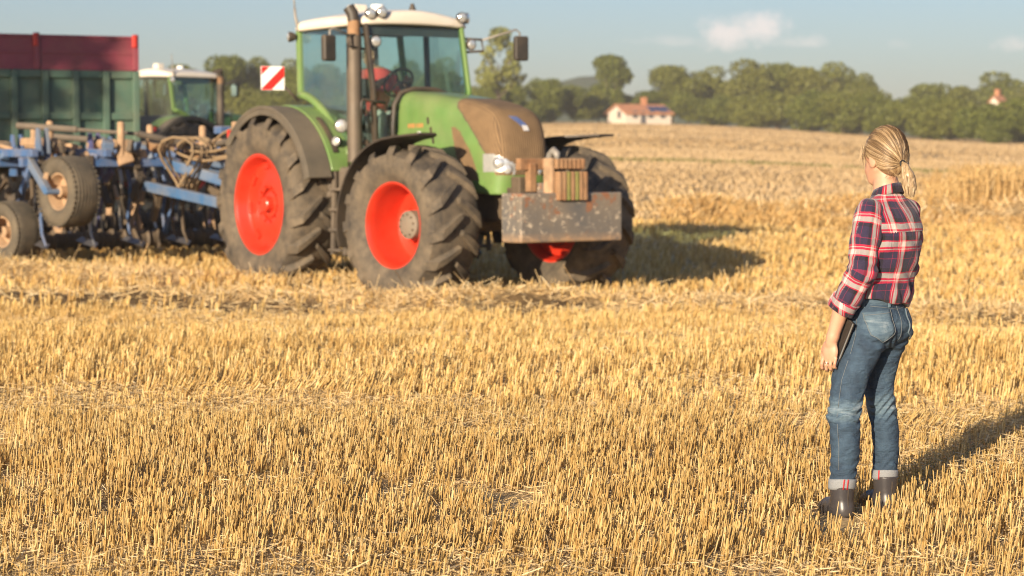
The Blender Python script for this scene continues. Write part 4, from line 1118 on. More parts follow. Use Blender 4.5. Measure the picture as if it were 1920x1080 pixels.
        for i in range(13):
            u = i / 12; x = .02 + 1.22 * u; z = 2.46 - .86 * u ** 1.75
            pts.append((x, sd * (.84 - .02 * u), z))
        t.tube(pts, .055, 8); t.build('cab_sill', 'green', T, smooth=True)
        t = MB(); t.bar((1.22, sd * .80, 1.60), (1.66, sd * .70, 1.55), .08, .10); t.build('door_sill', 'dusty', T, bevel=.01)
        side = [(-.06, sd * .80, 3.32), (1.50, sd * .745, 3.32), (1.68, sd * .745, 2.48), (1.60, sd * .68, 1.62)] + [(p[0], p[1], p[2] + .02) for p in reversed(pts)]
        MB().add(side, [tuple(range(len(side)))]).build('side_window', 'glass', T, solid=.006)
    MB().add([(1.53, -.72, 3.32), (1.53, .72, 3.32), (1.71, .72, 2.46), (1.71, -.72, 2.46)], [(0, 1, 2, 3)]).add([(1.71, -.72, 2.46), (1.71, .72, 2.46), (1.64, .64, 1.66), (1.64, -.64, 1.66)], [(0, 1, 2, 3)]).build('windscreen', 'glass', T, solid=.006)
    MB().add([(-.10, -.78, 3.32), (-.10, .78, 3.32), (.0, .8, 2.3), (.0, -.8, 2.3)], [(0, 1, 2, 3)]).build('rear_window', 'glass', T, solid=.006)
    MB().box((.0, 0, 2.05), (.08, 1.5, .55)).box((.8, 0, 1.55), (1.6, 1.3, .10)).box((.18, 0, 1.80), (.35, 1.3, .5)).build('cab_floor', 'interior', T, bevel=.02)
    MB().bar((-.02, .32, 3.26), (.04, .32, 2.3), .12, .10, (0, 1, 0)).build('rear_frame', 'interior', T)
    MB().bar((1.50, -.70, 3.235), (1.50, .70, 3.235), .05, .09).build('sun_visor', 'interior', T)
    # seat, console, wheel
    s = MB(); s.box((.42, 0, 2.02), (.50, .50, .14)).box((.18, 0, 2.42), (.14, .46, .72), (0, R(-10), 0)).box((.42, 0, 1.78), (.4, .4, .34)); s.build('driver_seat', 'interior', T, bevel=.04)
    MB().box((.58, -.42, 2.12), (.55, .18, .16)).box((.85, -.42, 2.30), (.10, .16, .22)).build('armrest_console', 'interior', T, bevel=.03)
    s = MB(); s.box((1.42, 0, 2.02), (.22, .34, .95), (0, R(12), 0)); s.build('steering_column', 'interior', T, bevel=.04)
    ring = []
    for k in range(25):
        a = k * 2 * math.pi / 24; u = Vector((math.cos(R(35)), 0, math.sin(R(35)))); ring.append(Vector((1.14, 0, 2.60)) + Vector((0, 1, 0)) * (math.cos(a) * .21) + Vector((-math.sin(R(35)) * -1, 0, math.cos(R(35)))) * (math.sin(a) * .21) * 0 + (Vector((.55, 0, .83)).normalized() * math.sin(a) * .21))
    s = MB().tube(ring, .018, 8, cap=False); hub = Vector((1.14, 0, 2.60))
    for a in (0, 2.1, 4.2): s.tube([hub, hub + Vector((0, 1, 0)) * math.cos(a) * .2 + Vector((.55, 0, .83)).normalized() * math.sin(a) * .2], .014, 6)
    s.tube([hub, (1.36, 0, 2.44)], .035, 8); s.build('steering_wheel', 'black', T, smooth=True)
    MB().box((1.20, -.56, 2.50), (.05, .22, .28), (0, 0, R(30))).build('cab_terminal', 'black', T, bevel=.01)
    # exhaust
    ex = MB().tube([(1.50, -.90, 1.55), (1.50, -.90, 3.17)], .098, 20).build('exhaust_pipe', 'exhaust', T, smooth='auto')
    MB().tube([(1.50, -.90, 3.17), (1.50, -.90, 3.36)], [.085, .078], 18).build('exhaust_collar', 'rust', ex, smooth='auto')
    MB().tube([(1.50, -.90, 3.34), (1.49, -.91, 3.45), (1.45, -.94, 3.53)], [.078, .078, .08], 18).build('exhaust_tip', 'black', ex, smooth='auto')
    MB().box((1.50, -.82, 2.2), (.06, .2, .06)).box((1.50, -.82, 1.8), (.06, .2, .06)).build('exhaust_bracket', 'dark', ex)
    # mirrors
    for sd in (-1, 1):
        arm = MB().tube([(1.52, sd * .76, 3.18), (1.60, sd * 1.02, 3.17), (1.62, sd * 1.04, 3.02), (1.55, sd * .78, 3.0)], .018, 8).build('mirror_arm', 'black', T, smooth=True)
        out = 1.62 if sd > 0 else 1.34
        MB().tube([(1.60, sd * 1.02, 3.16), (1.64, sd * (out - .06), 3.32 if sd > 0 else 3.24), (1.64, sd * out, 3.28 if sd > 0 else 3.22), (1.64, sd * out, 2.95)], .014, 8).build('mirror_stay', 'grey', arm, smooth=True)
        mz = 3.07 if sd > 0 else 2.99
        mi = MB().box((1.64, sd * (out + .02), mz), (.09, .20, .33), (0, 0, R(-14 * sd))).build('mirror', 'black', T, bevel=.025)
        MB().box((1.592, sd * (out + .02) + .006, mz), (.008, .17, .29), (0, 0, R(-14 * sd))).build('mirror_glass', 'chrome', mi)
        MB().tube([(1.80, sd * .62, 2.30), (1.80, sd * .96, 2.34), (1.80, sd * .98, 2.30), (1.80, sd * .98, 2.12)], .018, 8).build('grab_rail', 'black', T, smooth=True)
        MB().tube([(1.34, sd * .90, 1.45), (1.36, sd * .90, 2.35), (1.42, sd * .80, 2.40)], .015, 8).build('hand_rail', 'black', T, smooth=True)
    lamp(T, (1.585, -.62, 3.10), (1, -.1, -.05), .07); lamp(T, (1.60, .86, 3.10), (1, .1, -.05), .07)
    for (x, y, z) in [(1.60, -.70, 3.45), (1.63, -.55, 3.47), (1.62, .70, 3.45), (1.52, .84, 3.45)]: lamp(T, (x, y, z), (1, 0 if abs(y) < .8 else .6 * (1 if y > 0 else -1), -.05), .068)
    lamp(T, (-.10, -.94, 3.24), (-.4, -.9, 0), .065)
    lamp(T, (1.30, -.98, 2.02), (.9, -.45, 0), .085); lamp(T, (1.20, -1.0, 1.82), (.5, -.85, 0), .06, 'indicator')
    # fuel tank, battery box and steps on each side
    for sd in (-1, 1):
        t = MB(); t.box((1.62, sd * .70, 1.05), (.75, .50, .72)).box((1.42, sd * .92, 1.32), (.34, .22, .34)); t.build('fuel_tank', 'dusty', T, bevel=.06)
        l = empty('step_ladder', (0, 0, 0), 0, T)
        for xx in (1.27, 1.58): MB().bar((xx, sd * 1.07, 1.45), (xx + .02, sd * 1.12, .36), .045, .06, (1, 0, 0)).build('ladder_side', 'dusty', l, bevel=.006)
        for zz in (.42, .68, .94, 1.20): MB().box((1.43, sd * (1.085 + .03 * (1.2 - zz)), zz), (.30, .16, .035)).build('step', 'dusty', l, bevel=.006)
        MB().box((1.13, sd * .98, 1.30), (.10, .24, .42)).build('storage_box', 'dusty', T, bevel=.03)
    # rear linkage
    r = MB(); r.box((-.75, 0, 1.0), (.7, .5, .5)).tube([(-.6, -.42, .8), (-1.35, -.48, .75)], .05, 8).tube([(-.6, .42, .8), (-1.35, .48, .75)], .05, 8).tube([(-.7, 0, 1.35), (-1.35, 0, 1.30)], .04, 8); r.build('rear_linkage', 'dark', T)
    return T

T1_LOC, T1_ROT = Vector((-2.148, 29.23, -0.08)), R(-54.5)
def build_tractors():
    T = build_tractor()
    T2 = copy_tree(T, None)
    T.location = T1_LOC; T.rotation_euler = (R(0), R(-0.6), T1_ROT)
    tag(T, 'green tractor with red wheel rims and dusty brown nose, driving towards the viewer', 'tractor', 'tractors')
    # striped warning board carried at the rear right of the near tractor
    b = empty('warning_board', (-.46, -1.0, 2.70), 0, T); b.rotation_euler = (0, 0, R(-18))
    S = .155
    MB().box((0, 0, 0), (.02, 2 * S + .01, 2 * S + .01)).build('board_plate', 'white_paint', b)
    def stripe(c0, c1):
        """diagonal band c0 < v - u < c1 clipped to the plate"""
        pts = [(-S, -S), (S, -S), (S, S), (-S, S)]
        for sg, c in ((1, c0), (-1, c1)):
            out = []
            for i in range(len(pts)):
                p, q = pts[i], pts[(i + 1) % len(pts)]; fp = sg * (p[1] - p[0] - c); fq = sg * (q[1] - q[0] - c)
                if fp >= 0: out.append(p)
                if fp * fq < 0: t = fp / (fp - fq); out.append((p[0] + (q[0] - p[0]) * t, p[1] + (q[1] - p[1]) * t))
            pts = out
        return pts
    for c0, c1 in ((.20, .5), (-.135, .015)):
        pts = stripe(c0, c1)
        MB().add([(.0135, p[0], p[1]) for p in pts], [tuple(range(len(pts)))]).build('red_stripe', 'sign_red', b, solid=.003)
    MB().tube([(-.012, .1, -.05), (-.05, .28, -.22), (-.05, .36, -.30)], .02, 8).build('board_arm', 'dark', b, smooth=True)
    # second tractor, behind the trailer
    x, y = -8.45, 50.5
    T2.location = (x, y, float(ground_z(x, y)) - .08); T2.rotation_euler = (0, 0, math.atan2(.72, .69)); T2.scale = (.9, .9, .9)
    tag(T2, 'green tractor with cream roof, seen from behind between trailer and near tractor', 'tractor', 'tractors')
    # ballast block on the front hitch
    B = empty('ballast_weight', T1_LOC, 0); B.rotation_euler = (0, R(-0.6), T1_ROT)
    o = MB().box((0, 0, 0), (.40, 1.50, .58)).build('weight_block', 'ballast', B, bevel=.02); o.location = (4.74, 0, .87)
    MB().box((4.62, -.62, .62), (.2, .14, .10)).box((4.62, .62, .62), (.2, .14, .10)).build('lifting_foot', 'rust', B, bevel=.01)
    MB().box((4.66, 0, 1.20), (.34, .46, .16)).build('weight_carrier', 'ballast', B, bevel=.02)
    MB().box((4.52, -.30, 1.34), (.10, .10, .34)).build('carrier_post', 'rust', B, bevel=.01)
    MB().box((4.52, .36, 1.36), (.10, .12, .42)).build('carrier_post', 'rust', B, bevel=.01)
    MB().box((4.50, 0, 1.50), (.10, .95, .14)).build('carrier_beam', 'rust', B, bevel=.01)
    for k in range(7):
        y = -.21 + k * .062
        MB().box((4.86, y, 1.24), (.28, .054, .34)).build('disc_weight', 'rust' if k not in (2, 4) else 'green_cast', B, bevel=.012)
        MB().box((4.80, y, 1.50), (.30, .054, .12)).build('disc_weight', 'rust', B, bevel=.012)
    MB().box((4.84, -.27, 1.36), (.16, .05, .42)).build('retaining_plate', 'tan', B, bevel=.01)
    tag(B, 'scratched grey ballast block with rusty weights on the tractor front hitch', 'weight')
    # where the wheels stand: keep straw out of them
    for TT in (T, T2):
        mt = Matrix.Translation(TT.location) @ Euler(TT.rotation_euler).to_matrix().to_4x4()
        for (a, b_, r) in ((WB, FT, .42), (WB, -FT, .42), (0, RT, .5), (0, -RT, .5)):
            p = mt @ Vector((a, b_, 0)); TYRES.append((p.x, p.y, r))
    # driver
    f = Field.uni((-.05, -.5, 1.75), (1.5, .5, 3.25), .014)
    f.chain([(.42, 0, 2.14), (.50, 0, 2.45), (.60, -.0, 2.66)], [.16, .18, .185], .05, sc=(1, 1.25, 1))
    f.chain([(.54, 0, 2.74), (.48, -.02, 2.86)], [.06, .06], .03); f.ell((.47, -.04, 2.98), (.105, .085, .13), .02)
    f.ell((.58, -.04, 2.96), (.02, .015, .022), .01)
    for sd in (-1, 1):
        f.chain([(.56, sd * .21, 2.70), (.78, sd * .28, 2.48), (1.06, sd * .19, 2.62)], [.085, .07, .045], .02)
        for q in range(4): f.chain([(1.07, sd * (.20 - .018 * q), 2.63 + .012 * q), (1.13, sd * (.20 - .02 * q), 2.66 + .012 * q), (1.15, sd * (.185 - .02 * q), 2.63 + .012 * q)], [.014, .012, .01], .004)
        f.chain([(1.05, sd * .17, 2.61), (1.10, sd * .15, 2.59)], [.016, .012], .006)
        f.chain([(.45, sd * .11, 2.14), (.92, sd * .15, 2.16), (1.05, sd * .14, 1.80)], [.095, .075, .055], .03)
        f.chain([(1.05, sd * .14, 1.80), (1.20, sd * .14, 1.76)], [.045, .035], .02)
    V, Q = f.net(); C = V[Q].mean(1)
    body = np_mesh('person', V, Q, 'skin2', None, smooth=True)
    body.location = T1_LOC; body.rotation_euler = (0, R(-0.6), T1_ROT)
    me = body.data
    nn = np.array([v.normal[:] for v in me.vertices])
    for nm, msk, mm in (('shirt', (C[:, 2] > 2.17) & (C[:, 2] < 2.80) & (C[:, 0] < .98) & ~((C[:, 2] < 2.24) & (C[:, 0] > .7)), 'red_shirt'), ('trousers', (C[:, 2] <= 2.26) & ~((C[:, 2] > 2.17) & (C[:, 0] < .62)), 'trousers'),
                        ('hair', (C[:, 2] > 2.95) & ((C[:, 0] < .50) | (C[:, 2] > 3.04)), 'bark')):
        v, q, u = split_mesh(V + nn * .008, Q, msk); np_mesh(nm, v, q, mm, body, smooth=True)
    tag(body, 'driver in a red shirt seated at the near tractor steering wheel', 'person')

# ------------------------------------------------------------------ trailer and cultivator
def plain_wheel(name, Rr, W, rim_r, parent, loc, rot, rim='tan', tread=7):
    w = empty(name, loc, 0, parent); w.rotation_euler = rot
    prof = [(rim_r, -.40 * W), (rim_r + .03, -.47 * W), (rim_r + .5 * (Rr - rim_r), -.51 * W), (Rr - .05, -.46 * W)]
    n = tread * 4
    for i in range(n + 1):
        y = -.42 + .84 * i / n; g = .012 if i % 4 in (1, 2) else 0
        prof.append((Rr - .02 * (abs(y) / .42) ** 3 - g, y * W))
    prof += [(r, -h) for r, h in reversed(prof[:4])]
    mb = MB().lathe(prof, 48)
    for i in range(40):                                     # shoulder blocks
        a = i * 2 * math.pi / 40
        for s in (-1, 1): mb.box((math.cos(a) * (Rr - .03), s * W * .455, math.sin(a) * (Rr - .03)), (.03, .035, .045), (0, -a, 0))
    mb.build('tyre', 'rubber2', w, smooth='auto', angle=50)
    o = W * .38
    mb = MB()
    for s in (-1, 1): mb.lathe([(rim_r + .012, o * s), (rim_r - .02, (o + .005) * s), (rim_r - .045, (o - .08) * s), (rim_r - .06, .02 * s), (rim_r * .4, .02 * s), (.001, .02 * s)], 32)
    mb.build('rim', rim, w, smooth='auto')
    MB().lathe([(.001, o * .9), (.07, o * .9), (.08, .03), (.08, -o * .9), (.001, -o * .9)], 16).build('hub', rim, w, smooth='auto')
    return w

def build_trailer():
    hx, hy = .907, .42; front = Vector((-6.98, 40.0, 0)); L, W = 7.4, 2.5
    zg = float(ground_z(-8, 40.5))
    org = front + Vector((-hy, hx, 0)) * (W / 2)
    T = empty('grain_trailer', (org.x, org.y, zg), math.atan2(hy, hx))          # local +x towards the drawbar, y=-1.25 is the near side
    z0, z1, z2 = 1.25, 2.97, 3.60
    b = MB(); t = .05
    for s in (-1, 1): b.box((-L / 2, s * (W / 2 - t / 2), (z0 + z1) / 2), (L, t, z1 - z0))
    b.box((-t / 2, 0, (z0 + z1) / 2), (t, W - .12, z1 - z0)).box((-L + t / 2, 0, (z0 + z1) / 2), (t, W - .12, z1 - z0)).box((-L / 2, 0, z0 - .03), (L, W, .06))
    b.build('body', 'green_dull', T)
    for s in (-1, 1):
        yy = s * (W / 2 + .055)
        xs = [-.06 - k * .565 for k in range(14)]
        for k, x in enumerate(xs): MB().box((x, yy, (z0 + z1) / 2), (.12, .11, z1 - z0 - .01)).build('side_post', 'green_dull', T, bevel=.015)
        for zz, hh in ((z1 - .07, .14), (2.13, .13), (z0 + .06, .14)):
            for k in range(13): MB().box(((xs[k] + xs[k + 1]) / 2, s * (W / 2 + .035), zz), (.445, .07, hh)).build('side_rail', 'green_dull', T, bevel=.012)
        # red raised side boards
        for k in range(4):
            x1, x0 = -k * 1.85, -(k + 1) * 1.85
            o = MB().box(((x0 + x1) / 2, s * (W / 2 - .01), (z1 + z2) / 2 + .02), (1.84, .045, z2 - z1 - .03)).build('side_board', 'red_paint', T)
            MB().box(((x0 + x1) / 2, s * (W / 2 + .02), z1 + .32), (1.80, .02, .035)).box(((x0 + x1) / 2, s * (W / 2 + .025), z1 + .045), (1.80, .035, .07)).box(((x0 + x1) / 2, s * (W / 2 + .015), z2 - .01), (1.84, .05, .05)).build('board_ridge', 'red_paint', o)
        for k in range(5):
            x = -.05 - k * 1.84
            p = MB().box((x, s * (W / 2 + .035), (z1 + z2) / 2 + .03), (.10, .05, z2 - z1 + .04)).build('board_post', 'red_paint', T, bevel=.01)
            MB().box((x + (-.03), s * (W / 2 + .06), z2 - .08), (.09, .06, .24)).build('sunlit_post_top', 'red_bright', p, bevel=.02)  # brighter red puts sunlight on the post tops into the colour
    MB().box((-.02, 0, (z1 + z2) / 2), (.045, W - .1, z2 - z1)).build('front_board', 'red_paint', T)
    c = MB()
    for s in (-1, 1): c.box((-L / 2, s * .45, 1.05), (L, .12, .26))
    c.box((-2.0, 0, .62), (.14, 2.0, .14)).box((-5.2, 0, .62), (.14, 2.0, .14)).tube([(0, -.45, 1.0), (1.3, 0, .75)], .07, 8).tube([(0, .45, 1.0), (1.3, 0, .75)], .07, 8).box((1.35, 0, .74), (.2, .12, .1))
    for x in (-2.0, -5.2): c.box((x, 0, .86), (.5, 1.0, .3))
    c.build('chassis', 'dark', T, bevel=.01)
    for x in (-2.0, -5.2):
        for s in (-1, 1): plain_wheel('trailer_wheel', .60, .45, .30, T, (x, s * .98, .60), (0, 0, 0), 'grey')
    tag(T, 'dark green grain trailer with red raised sides behind the blue cultivator', 'trailer')

def build_cultivator():
    C = empty('cultivator', (T1_LOC.x, T1_LOC.y, -.05), T1_ROT)
    # local frame as the tractor's: x forward, y left; the machine trails behind at x -2.2 .. -9
    Zb = 1.52
    beams = [-4.3, -5.4, -6.5, -7.6]
    for i, x in enumerate(beams):
        MB().bar((x, -3.05, Zb), (x, 3.05, Zb), .13, .14).build('cross_beam', 'blue', C, bevel=.012)
    for y in (-2.9, -1.75, -.6, .6, 1.75, 2.9):
        MB().bar((-4.1, y, Zb + .135), (-7.9, y, Zb + .135), .11, .12).build('frame_rail', 'blue', C, bevel=.012)
    # drawbar
    d = MB(); d.bar((-4.1, 0, Zb), (-1.5, 0, .92), .22, .24).build('drawbar', 'blue_light', C, bevel=.02)
    MB().bar((-4.2, -.75, Zb - .02), (-1.9, -.12, 1.02), .12, .16).build('drawbar_stay', 'blue_light', C, bevel=.012)
    MB().bar((-4.2, .75, Zb - .02), (-1.9, .12, 1.02), .12, .16).build('drawbar_stay', 'blue_light', C, bevel=.012)
    # long light blue side beam that runs forward low on the near side
    MB().bar((-4.5, -1.15, 1.20), (-1.7, -1.0, .92), .10, .15).build('lower_beam', 'blue_light', C, bevel=.012)
    # folding wing brackets standing on the frame
    for (x, y, h, m) in [(-4.35, -2.75, .50, 'blue_light'), (-5.2, -1.55, .44, 'blue_violet'), (-4.3, -.55, .30, 'blue_violet'), (-6.4, -2.3, .42, 'blue'), (-6.6, -.7, .40, 'blue_light'), (-5.4, 1.2, .4, 'blue')]:
        b = MB()
        for dy in (0, .13):
            q = [(x - .14, -.22), (x + .12, -.22), (x + .07, h * .6), (x + .02, h), (x - .07, h), (x - .12, h * .4)]
            b.add([(px_, y + dy + t, Zb + pz) for t in (0, .03) for px_, pz in q], [tuple(range(6)), tuple(range(11, 5, -1))] + [(i, (i + 1) % 6, (i + 1) % 6 + 6, i + 6) for i in range(6)])
        b.build('fold_bracket', m, C)
    # clamps, hose guides, bolts and caked soil along the frame; mostly dark bars added beneath it to paint in the underside shade
    g = random.Random(12)
    for k in range(120):
        x = g.choice(beams) + g.uniform(-.25, .25); y = g.uniform(-3.0, 1.6); z = Zb + g.uniform(.05, .26)
        MB().box((x, y, z), (g.uniform(.06, .28), g.uniform(.05, .22), g.uniform(.05, .20)), (g.uniform(-.3, .3), g.uniform(-.4, .4), g.uniform(0, 3))).build('frame_clamp', g.choice(['tan', 'tan', 'tan', 'rust', 'blue', 'dark', 'blue_light', 'steel']), C, bevel=.012, seg=1)
    for k in range(90):
        x = g.choice(beams) + g.uniform(-.45, .45); y = g.uniform(-3.0, 2.4); z = Zb - g.uniform(.12, .55)
        MB().bar((x, y, z), (x + g.uniform(-.35, .35), y + g.uniform(-.1, .1), z - g.uniform(.1, .4)), g.uniform(.04, .09), g.uniform(.05, .14)).build('shade_bar', g.choice(['dark', 'dark', 'dark', 'black', 'blue_violet', 'tan']), C)
    for (x, y, h) in [(-3.4, -2.9, .0), (-5.3, -2.15, .62), (-4.2, -1.5, .60), (-5.6, -.35, .58), (-4.2, -.15, .55), (-4.3, .75, .68), (-7.0, -2.75, .52), (-6.5, -1.9, .6)]:
        if h: MB().tube([(x, y, Zb), (x, y, Zb + h - .03), (x, y, Zb + h)], [.055, .055, .04], 10).build('locking_pin', 'tan', C, smooth='auto')
    # hydraulic rams and long tie rods
    for (a, b) in [((-5.6, -2.55, Zb + .55), (-4.25, -1.2, Zb + .42)), ((-4.25, -1.2, Zb + .42), (-4.0, .1, Zb + .16)), ((-4.4, .1, Zb + .25), (-2.2, .2, Zb + .52)), ((-6.6, -1.6, Zb + .4), (-5.4, -.2, Zb + .25))]:
        a, b = Vector(a), Vector(b); m_ = a.lerp(b, .5)
        MB().tube([a, m_], .05, 10).tube([m_, b], .028, 10).build('hydraulic_ram', 'dusty', C, smooth='auto')
    for (x, y, sx, sy, z, m) in [(-4.9, -2.5, .6, .35, .30, 'tan'), (-5.0, -1.3, .9, .3, .28, 'tan'), (-4.7, -.3, 1.0, .28, .24, 'tan'), (-5.9, -2.0, .8, .3, .27, 'tan'), (-4.6, .6, .5, .5, .30, 'tan'), (-6.9, -2.5, .7, .4, .26, 'tan'), (-3.6, .25, .35, .28, .55, 'tan'), (-3.65, -.1, .22, .2, .48, 'blue')]:
        MB().box((x, y, Zb + z), (sx, sy, .12)).build('top_plate', m, C, bevel=.02)
    # tines: curved sprung shanks with a point and wing
    k = 0
    for i, x in enumerate(beams):
        for j in range(8):
            y = -2.75 + j * .76 + (i % 2) * .38
            if abs(y) > 2.95: continue
            t = MB().tube([(x, y, Zb - .08), (x + .10, y, Zb - .30), (x + .12, y, Zb - .52), (x + .02, y, Zb - .82), (x + .06, y, Zb - 1.05), (x + .20, y, Zb - 1.22)], [.036, .032, .028, .026, .024, .018], 6)
            o = t.build('tine', 'blue' if k % 5 == 0 else ('steel' if k % 3 == 1 else 'dark'), C, smooth='auto')
            MB().add([(x + .22, y, Zb - 1.26), (x + .05, y - .13, Zb - 1.20), (x + .0, y, Zb - 1.14), (x + .05, y + .13, Zb - 1.20)], [(0, 1, 2), (0, 2, 3), (0, 3, 1), (1, 3, 2)]).build('tine_share', 'steel', o)
            MB().box((x, y, Zb), (.19, .10, .20)).build('tine_clamp', 'dark', o, bevel=.01)
            k += 1
    # levelling discs
    for j in range(9):
        y = -2.9 + j * .7; x = -8.15
        MB().lathe([(.001, .05), (.12, .045), (.24, .01), (.255, 0), (.24, .0), (.12, .033), (.001, .038)], 24, 'y', (x, y, .42)).build('levelling_disc', 'steel' if j % 2 == 0 else 'tan', C, smooth='auto')
        MB().tube([(x, y, .42), (x + .05, y + .06, .8), (x + .3, y + .06, Zb)], .03, 6).build('disc_arm', 'blue_violet', C, smooth=True)
    # rear packer roller and a crushing roller under the frame
    for (x, z, r) in ((-8.9, .42, .29), (-5.9, .30, .17)):
        ro = MB(); ro.tube([(x, -2.9, z), (x, 2.9, z)], r * .72, 20)
        for j in range(30): ro.lathe([(r * .72, -.03), (r, 0), (r * .72, .03)], 20, 'y', (x, -2.85 + j * .196, z))
        ro.build('packer_roller', 'dark', C, smooth='auto')
        for y in (-2.6, 0, 2.6): MB().bar((x, y, z), (x + .9, y, Zb - .05), .06, .10).build('roller_arm', 'blue', C)
    # side shield boards
    MB().box((-5.9, -3.0, .62), (2.2, .03, .16)).build('side_board', 'tan', C)
    # wheels: a raised transport wheel, gauge wheels on the ground
    plain_wheel('transport_wheel', .52, .44, .27, C, (-3.75, -2.55, 1.10), (0, 0, R(9)), 'tan')
    MB().bar((-4.3, -2.92, Zb + .05), (-3.75, -2.86, 1.10), .09, .12).tube([(-3.75, -2.9, 1.10), (-3.75, -2.4, 1.10)], .045, 8).build('wheel_arm', 'blue_light', C, bevel=.01)
    plain_wheel('transport_wheel', .52, .44, .27, C, (-4.75, 2.12, 1.10), (0, 0, R(-6)), 'tan')
    plain_wheel('gauge_wheel', .46, .40, .23, C, (-4.75, -3.02, .50), (0, 0, R(14)), 'tan')
    MB().bar((-4.85, -3.28, Zb - .05), (-4.75, -3.28, .50), .09, .12, (1, 0, 0)).build('wheel_arm', 'blue', C, bevel=.01)
    plain_wheel('gauge_wheel', .46, .40, .23, C, (-5.35, 2.62, .50), (0, 0, R(-4)), 'tan')
    # hydraulic hoses looping between tractor and frame
    g = random.Random(4)
    for k in range(9):
        y0 = -.25 + .06 * k; a = Vector((-1.3, y0 * .6, 1.55)); b = Vector((-4.2, -.7 + .22 * k, Zb + .2)); pts = []
        sag = -.05 + .45 * g.random(); side = -.5 * g.random()
        for i in range(11):
            u = i / 10; p = a.lerp(b, u); p.z += sag * math.sin(math.pi * u) * (1 if k % 2 else -.75) + .1 * math.sin(6.28 * u); p.y += side * math.sin(math.pi * u)
            pts.append(p)
        MB().tube(pts, .022, 6).build('hydraulic_hose', 'hose', C, smooth=True)
    for k in range(6):
        y0 = -.9 + .10 * k; pts = []
        for i in range(13):
            a = math.pi * 2 * i / 12 * .8 + k
            pts.append((-3.6 + .35 * math.cos(a) - .05 * k, y0 + .15 * math.sin(2 * a), Zb - .05 + .42 * math.sin(a)))
        MB().tube(pts, .022, 6).build('hydraulic_hose', 'hose', C, smooth=True)
    tag(C, 'blue dust-covered cultivator with tines and wheels hitched behind the near tractor', 'cultivator')

# ------------------------------------------------------------------ the woman with the notebook
def plaid_mat():
    m, nt, b = nodemat('red_navy_plaid_cotton'); n = NT(nt)
    uv = n.attr('puv', 'Vector'); sp = n.new('ShaderNodeSeparateXYZ'); n.put(uv, sp.inputs[0])
    wob = n.math('MULTIPLY', n.math('SUBTRACT', n.noise(14, 2, .5, n.obj()), .5), .010)
    navy, red, white, black = (.024, .016, .046), (.66, .009, .045), (.54, .49, .45), (.008, .006, .009)
    stops = [(0, navy), (.22, (.30, .012, .05)), (.24, navy), (.44, red), (.505, white), (.535, red), (.60, white), (.76, red), (.80, black), (.93, navy)]
    def band(v, period, off):
        t = n.math('FRACT', n.math('ADD', n.math('DIVIDE', n.math('ADD', v, wob), period), off))
        r = n.new('ShaderNodeValToRGB'); r.color_ramp.interpolation = 'CONSTANT'; el = r.color_ramp.elements
        while len(el) < len(stops): el.new(.5)
        for e, (p, c) in zip(el, stops): e.position = p; e.color = (*c, 1)
        n.put(t, r.inputs[0]); return r.outputs[0]
    wa = band(sp.outputs[0], .120, .30); we = band(sp.outputs[1], .140, .12)
    c = n.mix(.5, wa, we)
    c = n.mix(1.0, c, n.mix(n.noise(900, 2, .6, n.obj()), (.80, .80, .80), (1.15, 1.15, 1.15)), 'MULTIPLY')
    n.put(c, b.inputs['Base Color']); b.inputs['Roughness'].default_value = .88
    b.inputs['Sheen Weight'].default_value = .15
    h = n.math('ADD', n.noise(11, 4, .55, n.scale(n.obj(), (1, 1, .55)), .8), n.math('MULTIPLY', n.noise(600, 2, .6, n.obj()), .05))
    n.put(n.bump(h, .8, .022), b.inputs['Normal'])
    return m
def denim_mat():
    m, nt, b = nodemat('faded_blue_denim'); n = NT(nt); co = n.obj()
    wear = n.attr('wear')
    f = n.math('ADD', wear, n.math('MULTIPLY', n.math('SUBTRACT', n.noise(16, 6, .62, n.scale(co, (1, 1, .6))), .5), .75))
    wh = n.noise(26, 4, .6, n.scale(co, (.45, .45, 2.4)), .8)
    f = n.math('ADD', f, n.math('MULTIPLY', n.math('SUBTRACT', wh, .5), n.math('MULTIPLY', wear, 1.1)))
    c = n.ramp(f, [(0.0, (.014, .027, .050)), (.33, (.040, .074, .118)), (.62, (.100, .155, .205)), (1.0, (.32, .37, .40))])
    tw = n.noise(700, 2, .7, n.scale(co, (1, 1, .5)))
    c = n.mix(1.0, c, n.mix(tw, (.72, .72, .74), (1.25, 1.25, 1.22)), 'MULTIPLY')
    n.put(c, b.inputs['Base Color']); b.inputs['Roughness'].default_value = .85
    h = n.math('ADD', n.noise(24, 4, .6, n.scale(co, (.7, .7, 1.6)), .6), n.math('MULTIPLY', tw, .06))
    n.put(n.bump(h, .85, .014), b.inputs['Normal'])
    return m
def hair_mat():
    m, nt, b = nodemat('streaked_blond_hair'); n = NT(nt)
    f = n.attr('rnd')
    c = n.ramp(f, [(0.0, (.065, .036, .018)), (.3, (.18, .108, .050)), (.6, (.42, .29, .155)), (1.0, (.71, .57, .38))])
    n.put(c, b.inputs['Base Color']); b.inputs['Roughness'].default_value = .42
    b.inputs['Specular IOR Level'].default_value = .6
    return m
def skin_mat():
    m, nt, b = nodemat('sun_warmed_skin'); n = NT(nt); co = n.obj()
    c = n.mix(n.noise(22, 4, .6, co), (.47, .245, .155), (.60, .345, .23))
    n.put(c, b.inputs['Base Color']); b.inputs['Roughness'].default_value = .5
    b.inputs['Subsurface Weight'].default_value = .12; b.inputs['Subsurface Radius'].default_value = (.01, .004, .002)
    n.put(n.bump(n.noise(180, 3, .6, co), .12, .004), b.inputs['Normal'])
    return m
M['plaid'] = plaid_mat(); M['denim'] = denim_mat(); M['hair'] = hair_mat(); M['skin'] = skin_mat()
M['denim_in'] = mat('turned_denim', (.24, .25, .26), .9, var=.2, vscale=300, bump=.3, bscale=500)
M['selvedge'] = mat('selvedge_red', (.45, .02, .03), .8, var=.05)
